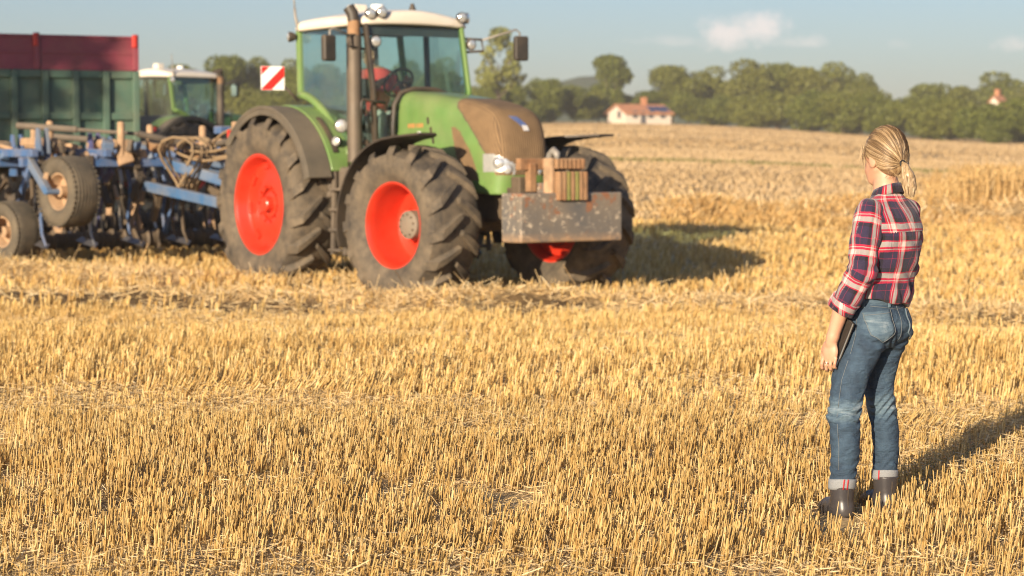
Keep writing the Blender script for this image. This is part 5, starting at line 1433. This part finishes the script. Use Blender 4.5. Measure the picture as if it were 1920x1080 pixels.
M['thread'] = mat('seam_thread', (.15, .165, .175), .8, var=.1)
M['boot'] = mat('dark_rubber_boot', (.034, .034, .041), .30, var=.2, dust=.22, dcol=(.20, .15, .10), bump=.08, bscale=25)
M['sole'] = mat('boot_sole', (.02, .018, .017), .7, dust=.4)
M['cover'] = mat('dark_brown_cover', (.040, .032, .026), .45, var=.15, vscale=40)
M['tablet_edge'] = mat('pale_metal_edge', (.55, .56, .55), .3, .5, var=.05)
M['silver'] = mat('silver_ring', (.8, .78, .74), .2, 1.0)
M['eye'] = mat('eye_white', (.7, .68, .65), .2, var=.02)
M['tie'] = mat('black_hair_tie', (.012, .011, .012), .7)

W_LOC, W_ROT = Vector((1.62, 9.5, 0)), R(45)
def frame_field(lo, hi, h): return Field.uni(lo, hi, h)

def build_woman():
    gz = -0.010
    # ---- body: one continuous surface
    zs = np.concatenate([np.arange(-.02, .16, .008), np.arange(.16, .63, .014), np.arange(.63, .96, .0036), np.arange(.96, 1.40, .012), np.arange(1.40, 1.74, .0045)])
    f = Field(np.arange(-.30, .27, .0048), np.arange(-.20, .33, .005), zs)
    f.zloft([(.76, 0, -.01, .13, .09), (.85, 0, -.015, .14, .10), (.95, 0, -.01, .125, .088), (1.05, .008, -.03, .118, .085), (1.2, .015, -.05, .14, .10), (1.3, .018, -.055, .14, .088), (1.38, .02, -.045, .085, .06)], .03)
    f.chain([(.02, -.045, 1.36), (.024, -.038, 1.44), (.030, -.025, 1.53)], [.064, .051, .05], .03)
    for x, yy in ((-.13, -.05), (.17, -.05)): f.cone((.02, -.045, 1.37), (x, yy, 1.335), .045, .05, .03)
    LA = [(-.14, -.055, 1.335), (-.20, -.068, 1.08), (-.231, .012, .92), (-.240, .052, .79), (-.240, .060, .765)]
    f.chain(LA, [.05, .044, .037, .0265, .026], .012)
    RA = [(.18, -.05, 1.335), (.212, .0, 1.09), (.165, .15, 1.03), (.15, .18, 1.02)]
    f.chain(RA, [.05, .043, .030, .026], .012)
    # left hand
    f.ell((-.2405, .064, .722), (.0185, .040, .050), .012, (R(6), 0, 0))
    for k, (dy, ln, r) in enumerate([(-.033, .80, .0072), (-.0105, .97, .0081), (.0125, 1.03, .0084), (.0355, .94, .0083)]):
        y = .066 + dy; x = -.2425
        f.chain([(x, y, .695), (x - .003, y + .004, .695 - .030 * ln), (x + .007, y + .010, .695 - .050 * ln), (x + .024, y + .014, .695 - .058 * ln)], [r * 1.12, r * 1.05, r * .98, r * .85], .0018)
    f.chain([(-.236, .088, .755), (-.226, .112, .728), (-.214, .124, .702), (-.203, .128, .684)], [.0145, .0115, .0105, .0085], .006)
    # right hand, resting in front of the waist
    f.ell((.128, .205, 1.012), (.034, .034, .030), .012)
    for k in range(4):
        zz = 1.034 - k * .018
        f.chain([(.112, .226, zz), (.085, .234, zz - .004), (.068, .222, zz - .006), (.066, .204, zz - .008)], [.0095, .0088, .008, .007], .0035)
    f.chain([(.14, .21, 1.04), (.12, .20, 1.062), (.10, .195, 1.07)], [.013, .011, .009], .006)
    # legs and feet
    LL = [(-.09, -.01, .80), (-.1425, .02, .58), (-.175, .03, .44), (-.172, .028, .30), (-.170, .05, .09)]
    RL = [(.085, -.01, .80), (.078, .02, .58), (.108, .028, .44), (.129, .024, .30), (.138, .034, .09)]
    for P in (LL, RL):
        f.chain(P, [.062, .045, .036, .040, .033], .02)
        f.chain([P[-1], (P[-1][0] + .028, P[-1][1] + .055, .015)], [.034, .026], .02)
    # head, turned a little further to the left than the body
    Hc = np.array((.030, -.020, 1.583)); yaw = R(-14); tilt = R(-3)
    Rm = np.array((Matrix.Rotation(yaw, 3, 'Z') @ Matrix.Rotation(tilt, 3, 'X')))
    H = lambda x, y, z: tuple(Hc + Rm @ np.array((x, y, z)))
    hr = (tilt, 0, yaw)
    f.ell(H(0, -.012, .022), (.073, .094, .092), .02, hr)
    f.chain([H(0, .030, -.01), H(0, .052, -.062), H(0, .062, -.100)], [.062, .047, .026], .03)
    f.chain([H(.045, .005, -.05), H(.02, .055, -.098)], [.024, .02], .02); f.chain([H(-.045, .005, -.05), H(-.02, .055, -.098)], [.024, .02], .02)
    f.chain([H(0, .088, .01), H(0, .108, -.035)], [.010, .013], .012)
    f.chain([H(-.017, .090, -.066), H(.017, .090, -.066)], [.009, .009], .006); f.chain([H(-.014, .088, -.076), H(.014, .088, -.076)], [.009, .009], .005)
    for s in (-1, 1):
        f.ell(H(s * .073, -.006, -.020), (.010, .024, .033), .006, hr)
        f.ell(H(s * .030, .083, .016), (.022, .010, .007), .01, hr)
    V, Q = f.net(); V = relax(V, Q, 1, .35)
    body = np_mesh('person', V, Q, 'skin', None, smooth=True)
    body.location = (W_LOC.x, W_LOC.y, gz); body.rotation_euler = (0, 0, W_ROT)
    tag(body, 'blonde woman with ponytail in plaid shirt and jeans standing in the stubble, seen from behind', 'person')
    for s in (-1, 1): MB().sphere(H(s * .030, .078, .002), .0115, 12, 8).build('eye', 'eye', body, smooth=True)

    # ---- jeans
    def knee(X, Y, Z):
        a = np.exp(-((Z - .45) / .075) ** 2); c = np.exp(-((Z - .76) / .05) ** 2); e = np.exp(-((Z - .20) / .06) ** 2)
        ph = 5 * np.sin(X * 31 + 1.0) + 4 * np.sin(Y * 37)
        return -.0058 * a * np.sin(Z * 135 + ph) - .0042 * c * np.sin(Z * 105 + ph * .8 + X * 60) - .0034 * e * np.sin(Z * 150 + ph) - .0020 * np.sin(Z * 60 + X * 45 + Y * 50)
    f = Field.uni((-.29, -.19, .08), (.22, .16, 1.0), .0058)
    f.zloft([(.735, 0, .0, .148, .095), (.78, 0, -.014, .160, .116), (.83, 0, -.022, .165, .124), (.88, 0, -.014, .160, .117), (.93, 0, -.006, .149, .108), (.965, 0, -.004, .144, .103)], .0, 2.15, knee)
    Lsec = [(.80, -.083, -.014, .088, .108), (.72, -.108, .0, .085, .100), (.66, -.128, .014, .082, .092), (.60, -.1440, .026, .0775, .083), (.50, -.168, .030, .069, .074), (.44, -.178, .035, .0705, .073), (.38, -.177, .030, .0655, .068), (.30, -.173, .028, .062, .066), (.20, -.169, .038, .0575, .060), (.112, -.170, .048, .0545, .056)]
    Rsec = [(.80, .080, -.014, .082, .106), (.72, .074, .002, .079, .094), (.66, .073, .014, .0735, .083), (.60, .074, .026, .069, .074), (.50, .088, .030, .062, .066), (.42, .112, .030, .0605, .062), (.36, .122, .026, .0595, .062), (.30, .130, .024, .058, .060), (.19, .137, .030, .0535, .055), (.125, .138, .034, .0525, .054)]
    f.zloft(Lsec, .035, 2.05, knee); f.zloft(Rsec, .028, 2.05, knee)
    V, Q = f.net(); V = relax(V, Q, 1, .4)
    z = V[:, 2]; back = np.clip(-V[:, 1] / .1, 0, 1)
    legc = np.where(V[:, 0] < -.035, np.interp(z, *zip(*[(a[0], a[1]) for a in sorted(Lsec)])), np.interp(z, *zip(*[(a[0], a[1]) for a in sorted(Rsec)])))
    wear = .22 + .42 * np.exp(-((z - .46) / .055) ** 2) + .30 * np.exp(-((z - .845) / .05) ** 2) * back + .16 * np.exp(-((V[:, 0] - legc) / .03) ** 2) * np.exp(-((z - .56) / .14) ** 2)
    jeans = np_mesh('jeans', V, Q, 'denim', body, smooth=True, attrs={'wear': wear})
    jb = BVHTree.FromPolygons([tuple(p) for p in V], [tuple(q) for q in Q.tolist()])
    def on(bvh, p, d, off=.0015):
        h = bvh.ray_cast(Vector(p) - Vector(d) * .3, Vector(d))
        return (h[0] + h[1] * off) if h[0] else None
    def seam(name, pts, d, r, parent, m='thread', bvh=jb, off=.001):
        q = [on(bvh, p, d, off) for p in pts]; q = [p for p in q if p is not None]
        if len(q) > 1: MB().tube(q, r, 5).build(name, m, parent, smooth=True)
    # back pockets: patches that follow the seat, with top stitching
    for s, nm in ((-1, 'left'), (1, 'right')):
        cx = s * .078; d = Vector((-s * .22, 1, 0)).normalized(); top, mid, bot = .902, .800, .768
        outline = lambda v: .060 if v < .75 else .060 * (1 - (v - .75) / .25 * .98)
        grid = []
        for i in range(13):
            v = i / 12; zz = top + (bot - top) * v; hw = (.056 + .002 * v) if v < .74 else .0575 * max(.02, 1 - (v - .74) / .26)
            row = []
            for j in range(9):
                u = j / 8 * 2 - 1; p = on(jb, (cx + u * hw + s * .010 * (1 - v), 0, zz - .006 * s * u * (1 - v)), d, .0045)
                row.append(p)
            grid.append(row)
        if all(p is not None for r in grid for p in r):
            mb = MB(); mb.grid(grid); po = mb.build('back_pocket', 'denim', jeans, smooth=True, solid=.004)
            at = po.data.attributes.new('wear', 'FLOAT', 'POINT'); at.data.foreach_set('value', [.62 - .25 * abs((k // 9) / 12 - .5) for k in range(len(po.data.vertices))])
            rim = [grid[i][0] for i in range(13)] + [grid[i][8] for i in range(12, -1, -1)]
            dd = d * -.0035
            MB().tube([p + dd for p in rim], .0014, 5).build('pocket_stitch', 'thread', po, smooth=True)
            MB().tube([p + dd for p in grid[1]], .0013, 5).build('pocket_stitch', 'thread', po, smooth=True)
    seam('side_seam', [(-.3, Lz[2] - .012, Lz[0]) for Lz in sorted(Lsec)] + [(-.3, -.01, .93)], (1, 0, 0), .0012, jeans)
    seam('seat_seam', [(.0, 0, .95 - .012 * i) for i in range(16)], (0, 1, 0), .0012, jeans)
    seam('yoke_seam', [(-.13 + .013 * i, 0, .925 - .018 * (1 - abs(i - 10) / 10)) for i in range(21)], (0, 1, 0), .0012, jeans)
    # waistband and loops
    wb = []
    for zz in (.925, .930, .962, .966):
        o = .0005 if zz in (.925, .966) else .0045
        wb.append([(math.cos(a) * (np.interp(zz, [.88, .93, .965], [.160, .149, .144]) + o), -.006 + math.sin(a) * (np.interp(zz, [.88, .93, .965], [.117, .108, .103]) + o), zz + .008 * math.sin(a) * -0) for a in [2 * math.pi * k / 40 for k in range(41)]])
    o = MB().grid(wb).build('waistband', 'denim', jeans, smooth=True)
    at = o.data.attributes.new('wear', 'FLOAT', 'POINT'); at.data.foreach_set('value', [.4] * len(o.data.vertices))
    for a in (R(200), R(250), R(300), R(345)):
        p = Vector((math.cos(a) * .157, -.006 + math.sin(a) * .116, .945)); l = MB().box(tuple(p), (.012, .006, .055), (0, 0, a + math.pi / 2)).build('belt_loop', 'denim', jeans, bevel=.002)
        at = l.data.attributes.new('wear', 'FLOAT', 'POINT'); at.data.foreach_set('value', [.55] * len(l.data.vertices))
    # turned-up cuffs with the red selvedge showing
    for sec, z0, z1 in ((Lsec, .108, .156), (Rsec, .122, .166)):
        s = sorted(sec); cx, cy, rx, ry = s[0][1:]; cx2, cy2, rx2, ry2 = [np.interp(z1, [q[0] for q in s], [q[k] for q in s]) for k in (1, 2, 3, 4)]
        rows_ = []
        for t, e in ((0, -.004), (0, .0035), (.25, .0058), (.75, .0058), (1, .004), (1, -.003)):
            a_ = (cx + (cx2 - cx) * t, cy + (cy2 - cy) * t, rx + (rx2 - rx) * t + e, ry + (ry2 - ry) * t + e, z0 + (z1 - z0) * t)
            rows_.append([(a_[0] + math.cos(q) * a_[2], a_[1] + math.sin(q) * a_[3], a_[4] + .003 * math.sin(q * 2)) for q in [2 * math.pi * k / 36 for k in range(37)]])
        c = MB().grid(rows_).build('jeans_cuff', 'denim_in', jeans, smooth=True)
        for q0 in ((R(222), R(238)) if sec is Lsec else (R(188),)):
            st = []
            for q in (q0 - .045, q0 + .045): st.append([(cx + (cx2 - cx) * t + math.cos(q) * (rx + (rx2 - rx) * t + .0075), cy + (cy2 - cy) * t + math.sin(q) * (ry + (ry2 - ry) * t + .0075), z0 + (z1 - z0) * t + .003 * math.sin(q * 2)) for t in (.02, .3, .7, .98)])
            MB().grid(st).build('selvedge', 'selvedge', c, smooth=True, solid=.002)

    # ---- boots
    for nm, P, rz in (('left', LL[-1], R(-26)), ('right', RL[-1], R(-24))):
        b = Field.uni((-.09, -.11, -.005), (.09, .23, .19), .005)
        b.zloft([(.03, 0, -.004, .043, .056), (.07, 0, -.004, .046, .055), (.11, 0, -.004, .050, .055), (.15, 0, -.004, .0535, .057), (.172, 0, -.004, .055, .058)], 0.0)
        b.chain([(0, -.022, .048), (0, .06, .052), (0, .115, .042), (.0, .165, .032)], [.043, .043, .042, .034], .02, sc=(1.0, 1, 1))
        b.cut((.012 - np.meshgrid(b.xs, b.ys, b.zs, indexing='ij')[2]))
        V, Q = b.net(); V = relax(V, Q, 2, .5)
        B = np_mesh('boot', V, Q, 'boot', body, smooth=True)
        B.location = (P[0], P[1] - .002, -.034); B.rotation_euler = (0, 0, rz)
        so = MB(); ring = lambda z, e: [(math.copysign(abs(math.cos(a)) ** .8, math.cos(a)) * ((.041 + .004 * math.sin(a)) + e), .058 + math.sin(a) * (.135 + e), z) for a in [2 * math.pi * k / 32 for k in range(33)]]
        so.grid([ring(-.004, 0), ring(.006, .003), ring(.018, .003), ring(.022, -.004)]).build('boot_sole', 'sole', B, smooth=True)
        MB().tube([(0, -.0625, .15), (0, -.061, .11), (0, -.064, .06), (0, -.066, .03)], .0022, 6).build('heel_seam', 'sole', B, smooth=True)

    # ---- shirt
    def folds(X, Y, Z):
        lo = np.exp(-((Z - .985) / .055) ** 2); a = np.arctan2(X, -(Y + .03))
        return -.0075 * lo * np.sin(a * 9 + Z * 30) - .0045 * np.sin(Z * 38 + a * 4.0 + 1.2 * np.sin(a * 3)) * np.exp(-((Z - 1.10) / .12) ** 2) - .005 * np.exp(-((np.abs(a) - .9) / .5) ** 2) * np.sin(Z * 55 - a * 7) * np.exp(-((Z - 1.2) / .12) ** 2)
    f = Field.uni((-.26, -.24, .88), (.28, .17, 1.46), .005)
    f.zloft([(.895, .004, -.008, .163, .119), (.93, .004, -.012, .171, .126), (.97, .006, -.018, .173, .128), (1.01, .008, -.024, .169, .124), (1.06, .010, -.034, .166, .122), (1.12, .012, -.046, .171, .124), (1.20, .016, -.055, .178, .125), (1.27, .018, -.058, .176, .117), (1.33, .020, -.054, .150, .100), (1.38, .021, -.047, .098, .075), (1.415, .022, -.043, .066, .060)], 0, 2.15, folds)
    for x in (-.118, .158): f.cone((.02, -.048, 1.375), (x, -.052, 1.338), .040, .052, .035)
    X, Y, Z = np.meshgrid(f.xs, f.ys, f.zs, indexing='ij')
    hem = .932 - .15 * X + .006 * np.sin(X * 40)
    f.cut(hem - Z)
    V, Q = f.net(); V = relax(V, Q, 1, .4)
    ang = np.arctan2(V[:, 0] - .016, -(V[:, 1] + .04)); u = ang * .150 + .02 * np.sin(V[:, 2] * 9)
    C = V[Q].mean(1)
    yk = (C[:, 2] > 1.252 - .02 * np.abs(C[:, 0] - .018)) & (C[:, 1] < -.045) & (C[:, 2] < 1.46)
    v1, q1, i1 = split_mesh(V, Q, ~yk)
    shirt = np_mesh('shirt', v1, q1, 'plaid', body, smooth=True, attrs={'puv': np.stack([u[i1], v1[:, 2], 0 * u[i1]], 1)})
    v2, q2, i2 = split_mesh(V, Q, yk)
    cdir = np.stack([v2[:, 0] - .018, v2[:, 1] + .05, v2[:, 2] - 1.25], 1); cdir /= np.linalg.norm(cdir, axis=1, keepdims=True)
    uu = u[i2] + .35 * (v2[:, 2] - 1.25) * np.sign(-u[i2]) * .6 + .045
    np_mesh('shirt_yoke', v2 + cdir * .0028, q2, 'plaid', shirt, smooth=True, attrs={'puv': np.stack([uu, v2[:, 2] + .062, 0 * uu], 1)})
    # sleeves
    def sleeve(path, rad, off, name, cuff):
        f = Field.uni(np.min(path, 0) - .09, np.max(path, 0) + .09, .005)
        f.chain(path, rad, .02)
        P0 = np.array(path); seg = np.linalg.norm(np.diff(P0, axis=0), axis=1); cum = np.concatenate([[0], np.cumsum(seg)])
        def param(V):
            best = np.full(len(V), 1e9); t = np.zeros(len(V)); a = np.zeros(len(V))
            for i in range(len(P0) - 1):
                ab = P0[i + 1] - P0[i]; L2 = ab @ ab; lo, hi = (-.5 if i == 0 else 0), (1.5 if i == len(P0) - 2 else 1)
                q = np.clip(((V - P0[i]) @ ab) / L2, lo, hi); w = V - (P0[i] + q[:, None] * ab); d = np.linalg.norm(w, axis=1)
                ax = ab / math.sqrt(L2); e1 = np.cross(ax, [0, 1, .0]); e1 /= np.linalg.norm(e1); e2 = np.cross(ax, e1)
                m = d < best; best[m] = d[m]; t[m] = (cum[i] + q * seg[i])[m]; a[m] = np.arctan2(w @ e2, w @ e1)[m]
            return t, a
        X, Y, Z = np.meshgrid(f.xs, f.ys, f.zs, indexing='ij')
        pts = np.stack([X.ravel(), Y.ravel(), Z.ravel()], 1); t, a = param(pts); t = t.reshape(X.shape); a = a.reshape(X.shape)
        L = cum[-1]
        f.d = f.d - (.0042 * np.exp(-((t - .27) / .07) ** 2) * np.sin(t * 120 + 2.2 * np.sin(a * 2)) + .0030 * np.sin(t * 45 + a * 3) + .003 * np.exp(-((t - .05) / .05) ** 2) * np.sin(a * 6)).astype(np.float32)
        f.cut(t - L)
        V, Q = f.net(); V = relax(V, Q, 1, .4); t, a = param(V)
        o = np_mesh(name, V, Q, 'plaid', shirt, smooth=True, attrs={'puv': np.stack([a * .075 + off, t * 1.0 + .03, 0 * t], 1)})
        if cuff:
            f = Field.uni(np.min(path[-2:], 0) - .09, np.max(path[-2:], 0) + .09, .0045)
            e, d = P0[-1], (P0[-1] - P0[-2]) / seg[-1]
            f.cone(e - d * .045, e + d * .004, rad[-1] + .011, rad[-1] + .008, .0)
            X, Y, Z = np.meshgrid(f.xs, f.ys, f.zs, indexing='ij'); h = (X - e[0]) * d[0] + (Y - e[1]) * d[1] + (Z - e[2]) * d[2]
            aa = np.arctan2(X - e[0], Y - e[1])
            f.d = f.d - (.003 * np.sin(aa * 5 + h * 80)).astype(np.float32)
            f.cut(h - .010); f.cut(-.052 - .012 * np.sin(aa) - h)
            V, Q = f.net(); V = relax(V, Q, 1, .4); t, a = param(V)
            np_mesh('sleeve_cuff', V, Q, 'plaid', o, smooth=True, attrs={'puv': np.stack([a * .075 + off + .05 + t * .6, t + .07, 0 * t], 1)})
    sleeve([(-.128, -.055, 1.335), (-.172, -.066, 1.22), (-.200, -.070, 1.08), (-.222, -.022, .975), (-.232, .016, .915)], [.063, .064, .062, .057, .054], .02, 'sleeve', True)
    sleeve([(.168, -.052, 1.335), (.200, -.040, 1.21), (.212, -.012, 1.085), (.175, .10, 1.045)], [.058, .057, .054, .048], .05, 'sleeve', False)
    # collar: stand and turned-down fall
    cg = []
    for (dz, rx, ry, yo) in ((-.022, .080, .074, .0), (.006, .069, .064, -.002), (.020, .064, .059, -.003), (.014, .058, .054, -.003)):
        cg.append([(.024 + math.cos(a) * rx, -.040 + yo + math.sin(a) * ry, 1.424 + dz + .022 * max(0, -math.sin(a)) - .020 * max(0, math.sin(a)) ) for a in [R(-250) + R(320) * k / 40 for k in range(41)]])
    co = MB().grid(cg).build('collar', 'plaid', shirt, smooth=True, solid=.004)
    at = co.data.attributes.new('puv', 'FLOAT_VECTOR', 'POINT'); k = np.arange(len(co.data.vertices)); at.data.foreach_set('vector', np.stack([(k % 41) * .0095 + .03, (k // 41) * .012 + .10, 0 * k], 1).astype(np.float32).ravel())

    # ---- hair: cap, strands, ponytail
    f = Field.uni(Hc - np.array((.13, .15, .14)), Hc + np.array((.13, .13, .14)), .0045)
    f.ell(H(0, -.014, .026), (.0845, .106, .098), .0, hr); f.ell(H(0, -.060, -.030), (.066, .055, .062), .03, hr); f.ell(H(0, -.02, .075), (.05, .065, .052), .03, hr)
    X, Y, Z = np.meshgrid(f.xs, f.ys, f.zs, indexing='ij'); Lc = (np.stack([X - Hc[0], Y - Hc[1], Z - Hc[2]], -1)) @ Rm
    f.cut(Lc[..., 1] - (.046 + .75 * Lc[..., 2] + .012 * np.sin(Lc[..., 2] * 60))); f.cut(-.080 - .25 * np.clip(Lc[..., 1] + .1, 0, 1) - Lc[..., 2])
    V, Q = f.net(); V = relax(V, Q, 1, .4)
    tie = np.array((0, -.112, -.036)); ctr = np.array((0, -.015, .01))
    Lv = (V - Hc) @ Rm
    def streak(P):
        w = P - tie; a = np.arctan2(w[:, 0], w[:, 2] + .06); r = np.linalg.norm(w, axis=1)
        s = .5 + .75 * (fbm(a * 9 + 40, r * 6 + 3, 12, 3) - .5) + .6 * (fbm(a * 26 + 40, r * 9 + 3, 13, 2) - .5)
        root = np.exp(-((P[:, 2] - .055) / .04) ** 2) * np.exp(-((P[:, 0] - .005) / .05) ** 2) * (P[:, 1] < .02)
        return np.clip(s + .02 - .50 * root, 0, 1)
    hair = np_mesh('hair', V, Q, 'hair', body, smooth=True, attrs={'rnd': streak(Lv) * .85})
    hb = BVHTree.FromPolygons([tuple(p) for p in V], [tuple(q) for q in Q.tolist()])
    g = np.random.default_rng(5); tv, tq, tr = [], [], []
    def strand(pts, r, rn, store):
        mb = MB().tube(pts, r, 3, cap=False); o = sum(len(x) for x in store[0]); store[0].append(mb.v); store[1].extend([tuple(i + o for i in q) for q in mb.f]); store[2].extend([rn] * len(mb.v))
    st = ([], [], []); c0 = Vector(Hc + Rm @ ctr); dt = Vector(Rm @ (tie - ctr)).normalized()
    n = 0
    while n < 1700:
        d = Vector(g.normal(size=3)).normalized(); l = Vector(Rm.T @ np.array(d))
        if l.y > .55 + .5 * l.z or l.z < -.62 or d.dot(dt) > .93: continue
        pts = []; lift = .0004 + .0065 * g.random() ** 4
        for i in range(9):
            t = i / 8; q = d.slerp(dt, t * .97) if d.angle(dt) < 3.0 else d
            h = hb.ray_cast(c0 + q * .25, -q)
            if h[0] is None: continue
            pts.append(h[0] + q * (lift * (1 - .6 * t) + .0015 * math.sin(6 * t + n)))
        if len(pts) > 4:
            lp = np.array([((np.array(pts[len(pts) // 2]) - Hc) @ Rm)])
            rn = float(np.clip(streak(lp)[0] + g.normal(0, .17), 0, 1)); strand(pts, [.0005] + [.0009] * (len(pts) - 2) + [.0008], rn, st)
        n += 1
    # ponytail strands
    p0 = tie + np.array((0, -.004, 0))
    for k in range(700):
        a = g.random() * 6.283; rr = math.sqrt(g.random()); e = np.array((math.cos(a) * rr, math.sin(a) * rr))
        ln = .92 + .12 * g.random(); pts = []
        for t, (y, z, w) in zip((0, .15, .4, .7, 1.0), ((-.004, .0, .008), (-.026, -.014, .019), (-.044, -.056, .033), (-.050, -.105, .036), (-.050, -.145, .022))):
            y2, z2 = y * (1 if t < .5 else ln), z * (1 if t < .5 else ln)
            lp = tie + np.array((e[0] * w * .95, y2 + e[1] * w * .75, z2 + e[1] * w * .25)) + g.normal(0, .0016, 3) * t
            pts.append(Vector(Hc + Rm @ lp))
        rn = float(np.clip(.66 + .3 * (vnoise(a * 2.2, rr * 3, 3) - .5) - .22 * (e[0] > .2) + g.normal(0, .16), 0, 1)); strand(pts, [.0011, .0012, .0012, .0009, .0004], rn, st)
    # loose wisps round the face and nape
    for k in range(90):
        s = -1 if k % 2 else 1
        b0 = np.array((s * (.070 + .012 * g.random()), .035 + .03 * g.random(), .02 + .05 * g.random())) if k < 50 else np.array((s * .05 * g.random(), -.085, -.07))
        pts = []; dy = g.normal(0, .018); dx = g.normal(0, .012)
        for t in (0, .35, .7, 1): pts.append(Vector(Hc + Rm @ (b0 + np.array((dx * t + s * .006 * math.sin(t * 3), dy * t * t - .01 * t, -(.075 if k < 50 else .035) * t * (.7 + .5 * g.random()))))))
        strand(pts, [.0008, .0008, .0007, .0004], float(g.random() * .6 + .2), st)
    Vs = [p for b_ in st[0] for p in b_]
    np_mesh('hair_strands', np.array([tuple(p) for p in Vs]), np.array(st[1]), 'hair', hair, smooth=True, attrs={'rnd': np.array(st[2])})
    # core of the ponytail so that no light leaks through it
    f = Field.uni(Hc - np.array((.12, .24, .23)), Hc + np.array((.12, .0, .05)), .005)
    f.chain([H(*(tie + np.array(p))) for p in ((0, -.004, 0), (0, -.026, -.016), (0, -.044, -.056), (0, -.052, -.105), (0, -.052, -.135))], [.010, .015, .024, .023, .010], .01)
    V, Q = f.net(); Lv = (V - Hc) @ Rm
    np_mesh('ponytail', V, Q, 'hair', hair, smooth=True, attrs={'rnd': np.clip(.5 + .8 * (fbm(np.arctan2(Lv[:, 0], Lv[:, 1] + .15) * 7 + 30, Lv[:, 2] * 4 + 9, 4, 3) - .5), 0, 1)})
    ring = [Vector(Hc + Rm @ (tie + np.array((math.cos(a) * .0145, -.012 + .004 * math.sin(a), math.sin(a) * .0145 - .004)))) for a in [k * math.pi / 8 for k in range(17)]]
    MB().tube(ring, .0042, 8, cap=False).build('hair_tie', 'tie', hair, smooth=True)
    # ring on the finger
    MB().lathe([(.0096, -.002), (.0106, 0), (.0096, .002)], 14, 'z', (-.2455, .0795, .672)).build('finger_ring', 'silver', body, smooth=True)

    # ---- notebook / tablet held against the thigh
    t = empty('notebook', (W_LOC.x, W_LOC.y, gz), W_ROT)
    e1 = Vector((.0, .40, -.88)).normalized(); e2 = Vector((.36, .85, .386)); e2 = (e2 - e1 * e2.dot(e1)).normalized(); nrm = e1.cross(e2).normalized()
    org = Vector((-.212, .008, .752)); org = org                       # middle of the near long edge
    def slab(name, a0, a1, b0, b1, c0, c1, m, bev=.0):
        vs = [org + e1 * a + e2 * b + nrm * c for a in (a0, a1) for b in (b0, b1) for c in (c0, c1)]
        MB().add(vs, [(0, 1, 3, 2), (4, 6, 7, 5), (0, 4, 5, 1), (2, 3, 7, 6), (0, 2, 6, 4), (1, 5, 7, 3)]).build(name, m, t, bevel=bev)
    slab('page_block', -.104, .104, .003, .128, -.0045, .0045, 'tablet_edge')
    slab('front_cover', -.108, .108, 0, .132, .0050, .0085, 'cover', .001)
    slab('back_cover', -.108, .108, 0, .132, -.0085, -.0050, 'cover', .001)
    tag(t, 'dark slim notebook with pale edges held in the left hand of the woman', 'notebook')

# ------------------------------------------------------------------ put it together
import time as _t
_t0 = _t.time()
def step(fn):
    a = _t.time(); fn(); print('%-20s %.1fs' % (fn.__name__, _t.time() - a))
step(build_far)
step(build_trees)
step(build_tractors)
step(build_trailer)
step(build_cultivator)
step(build_woman)
step(build_straw)
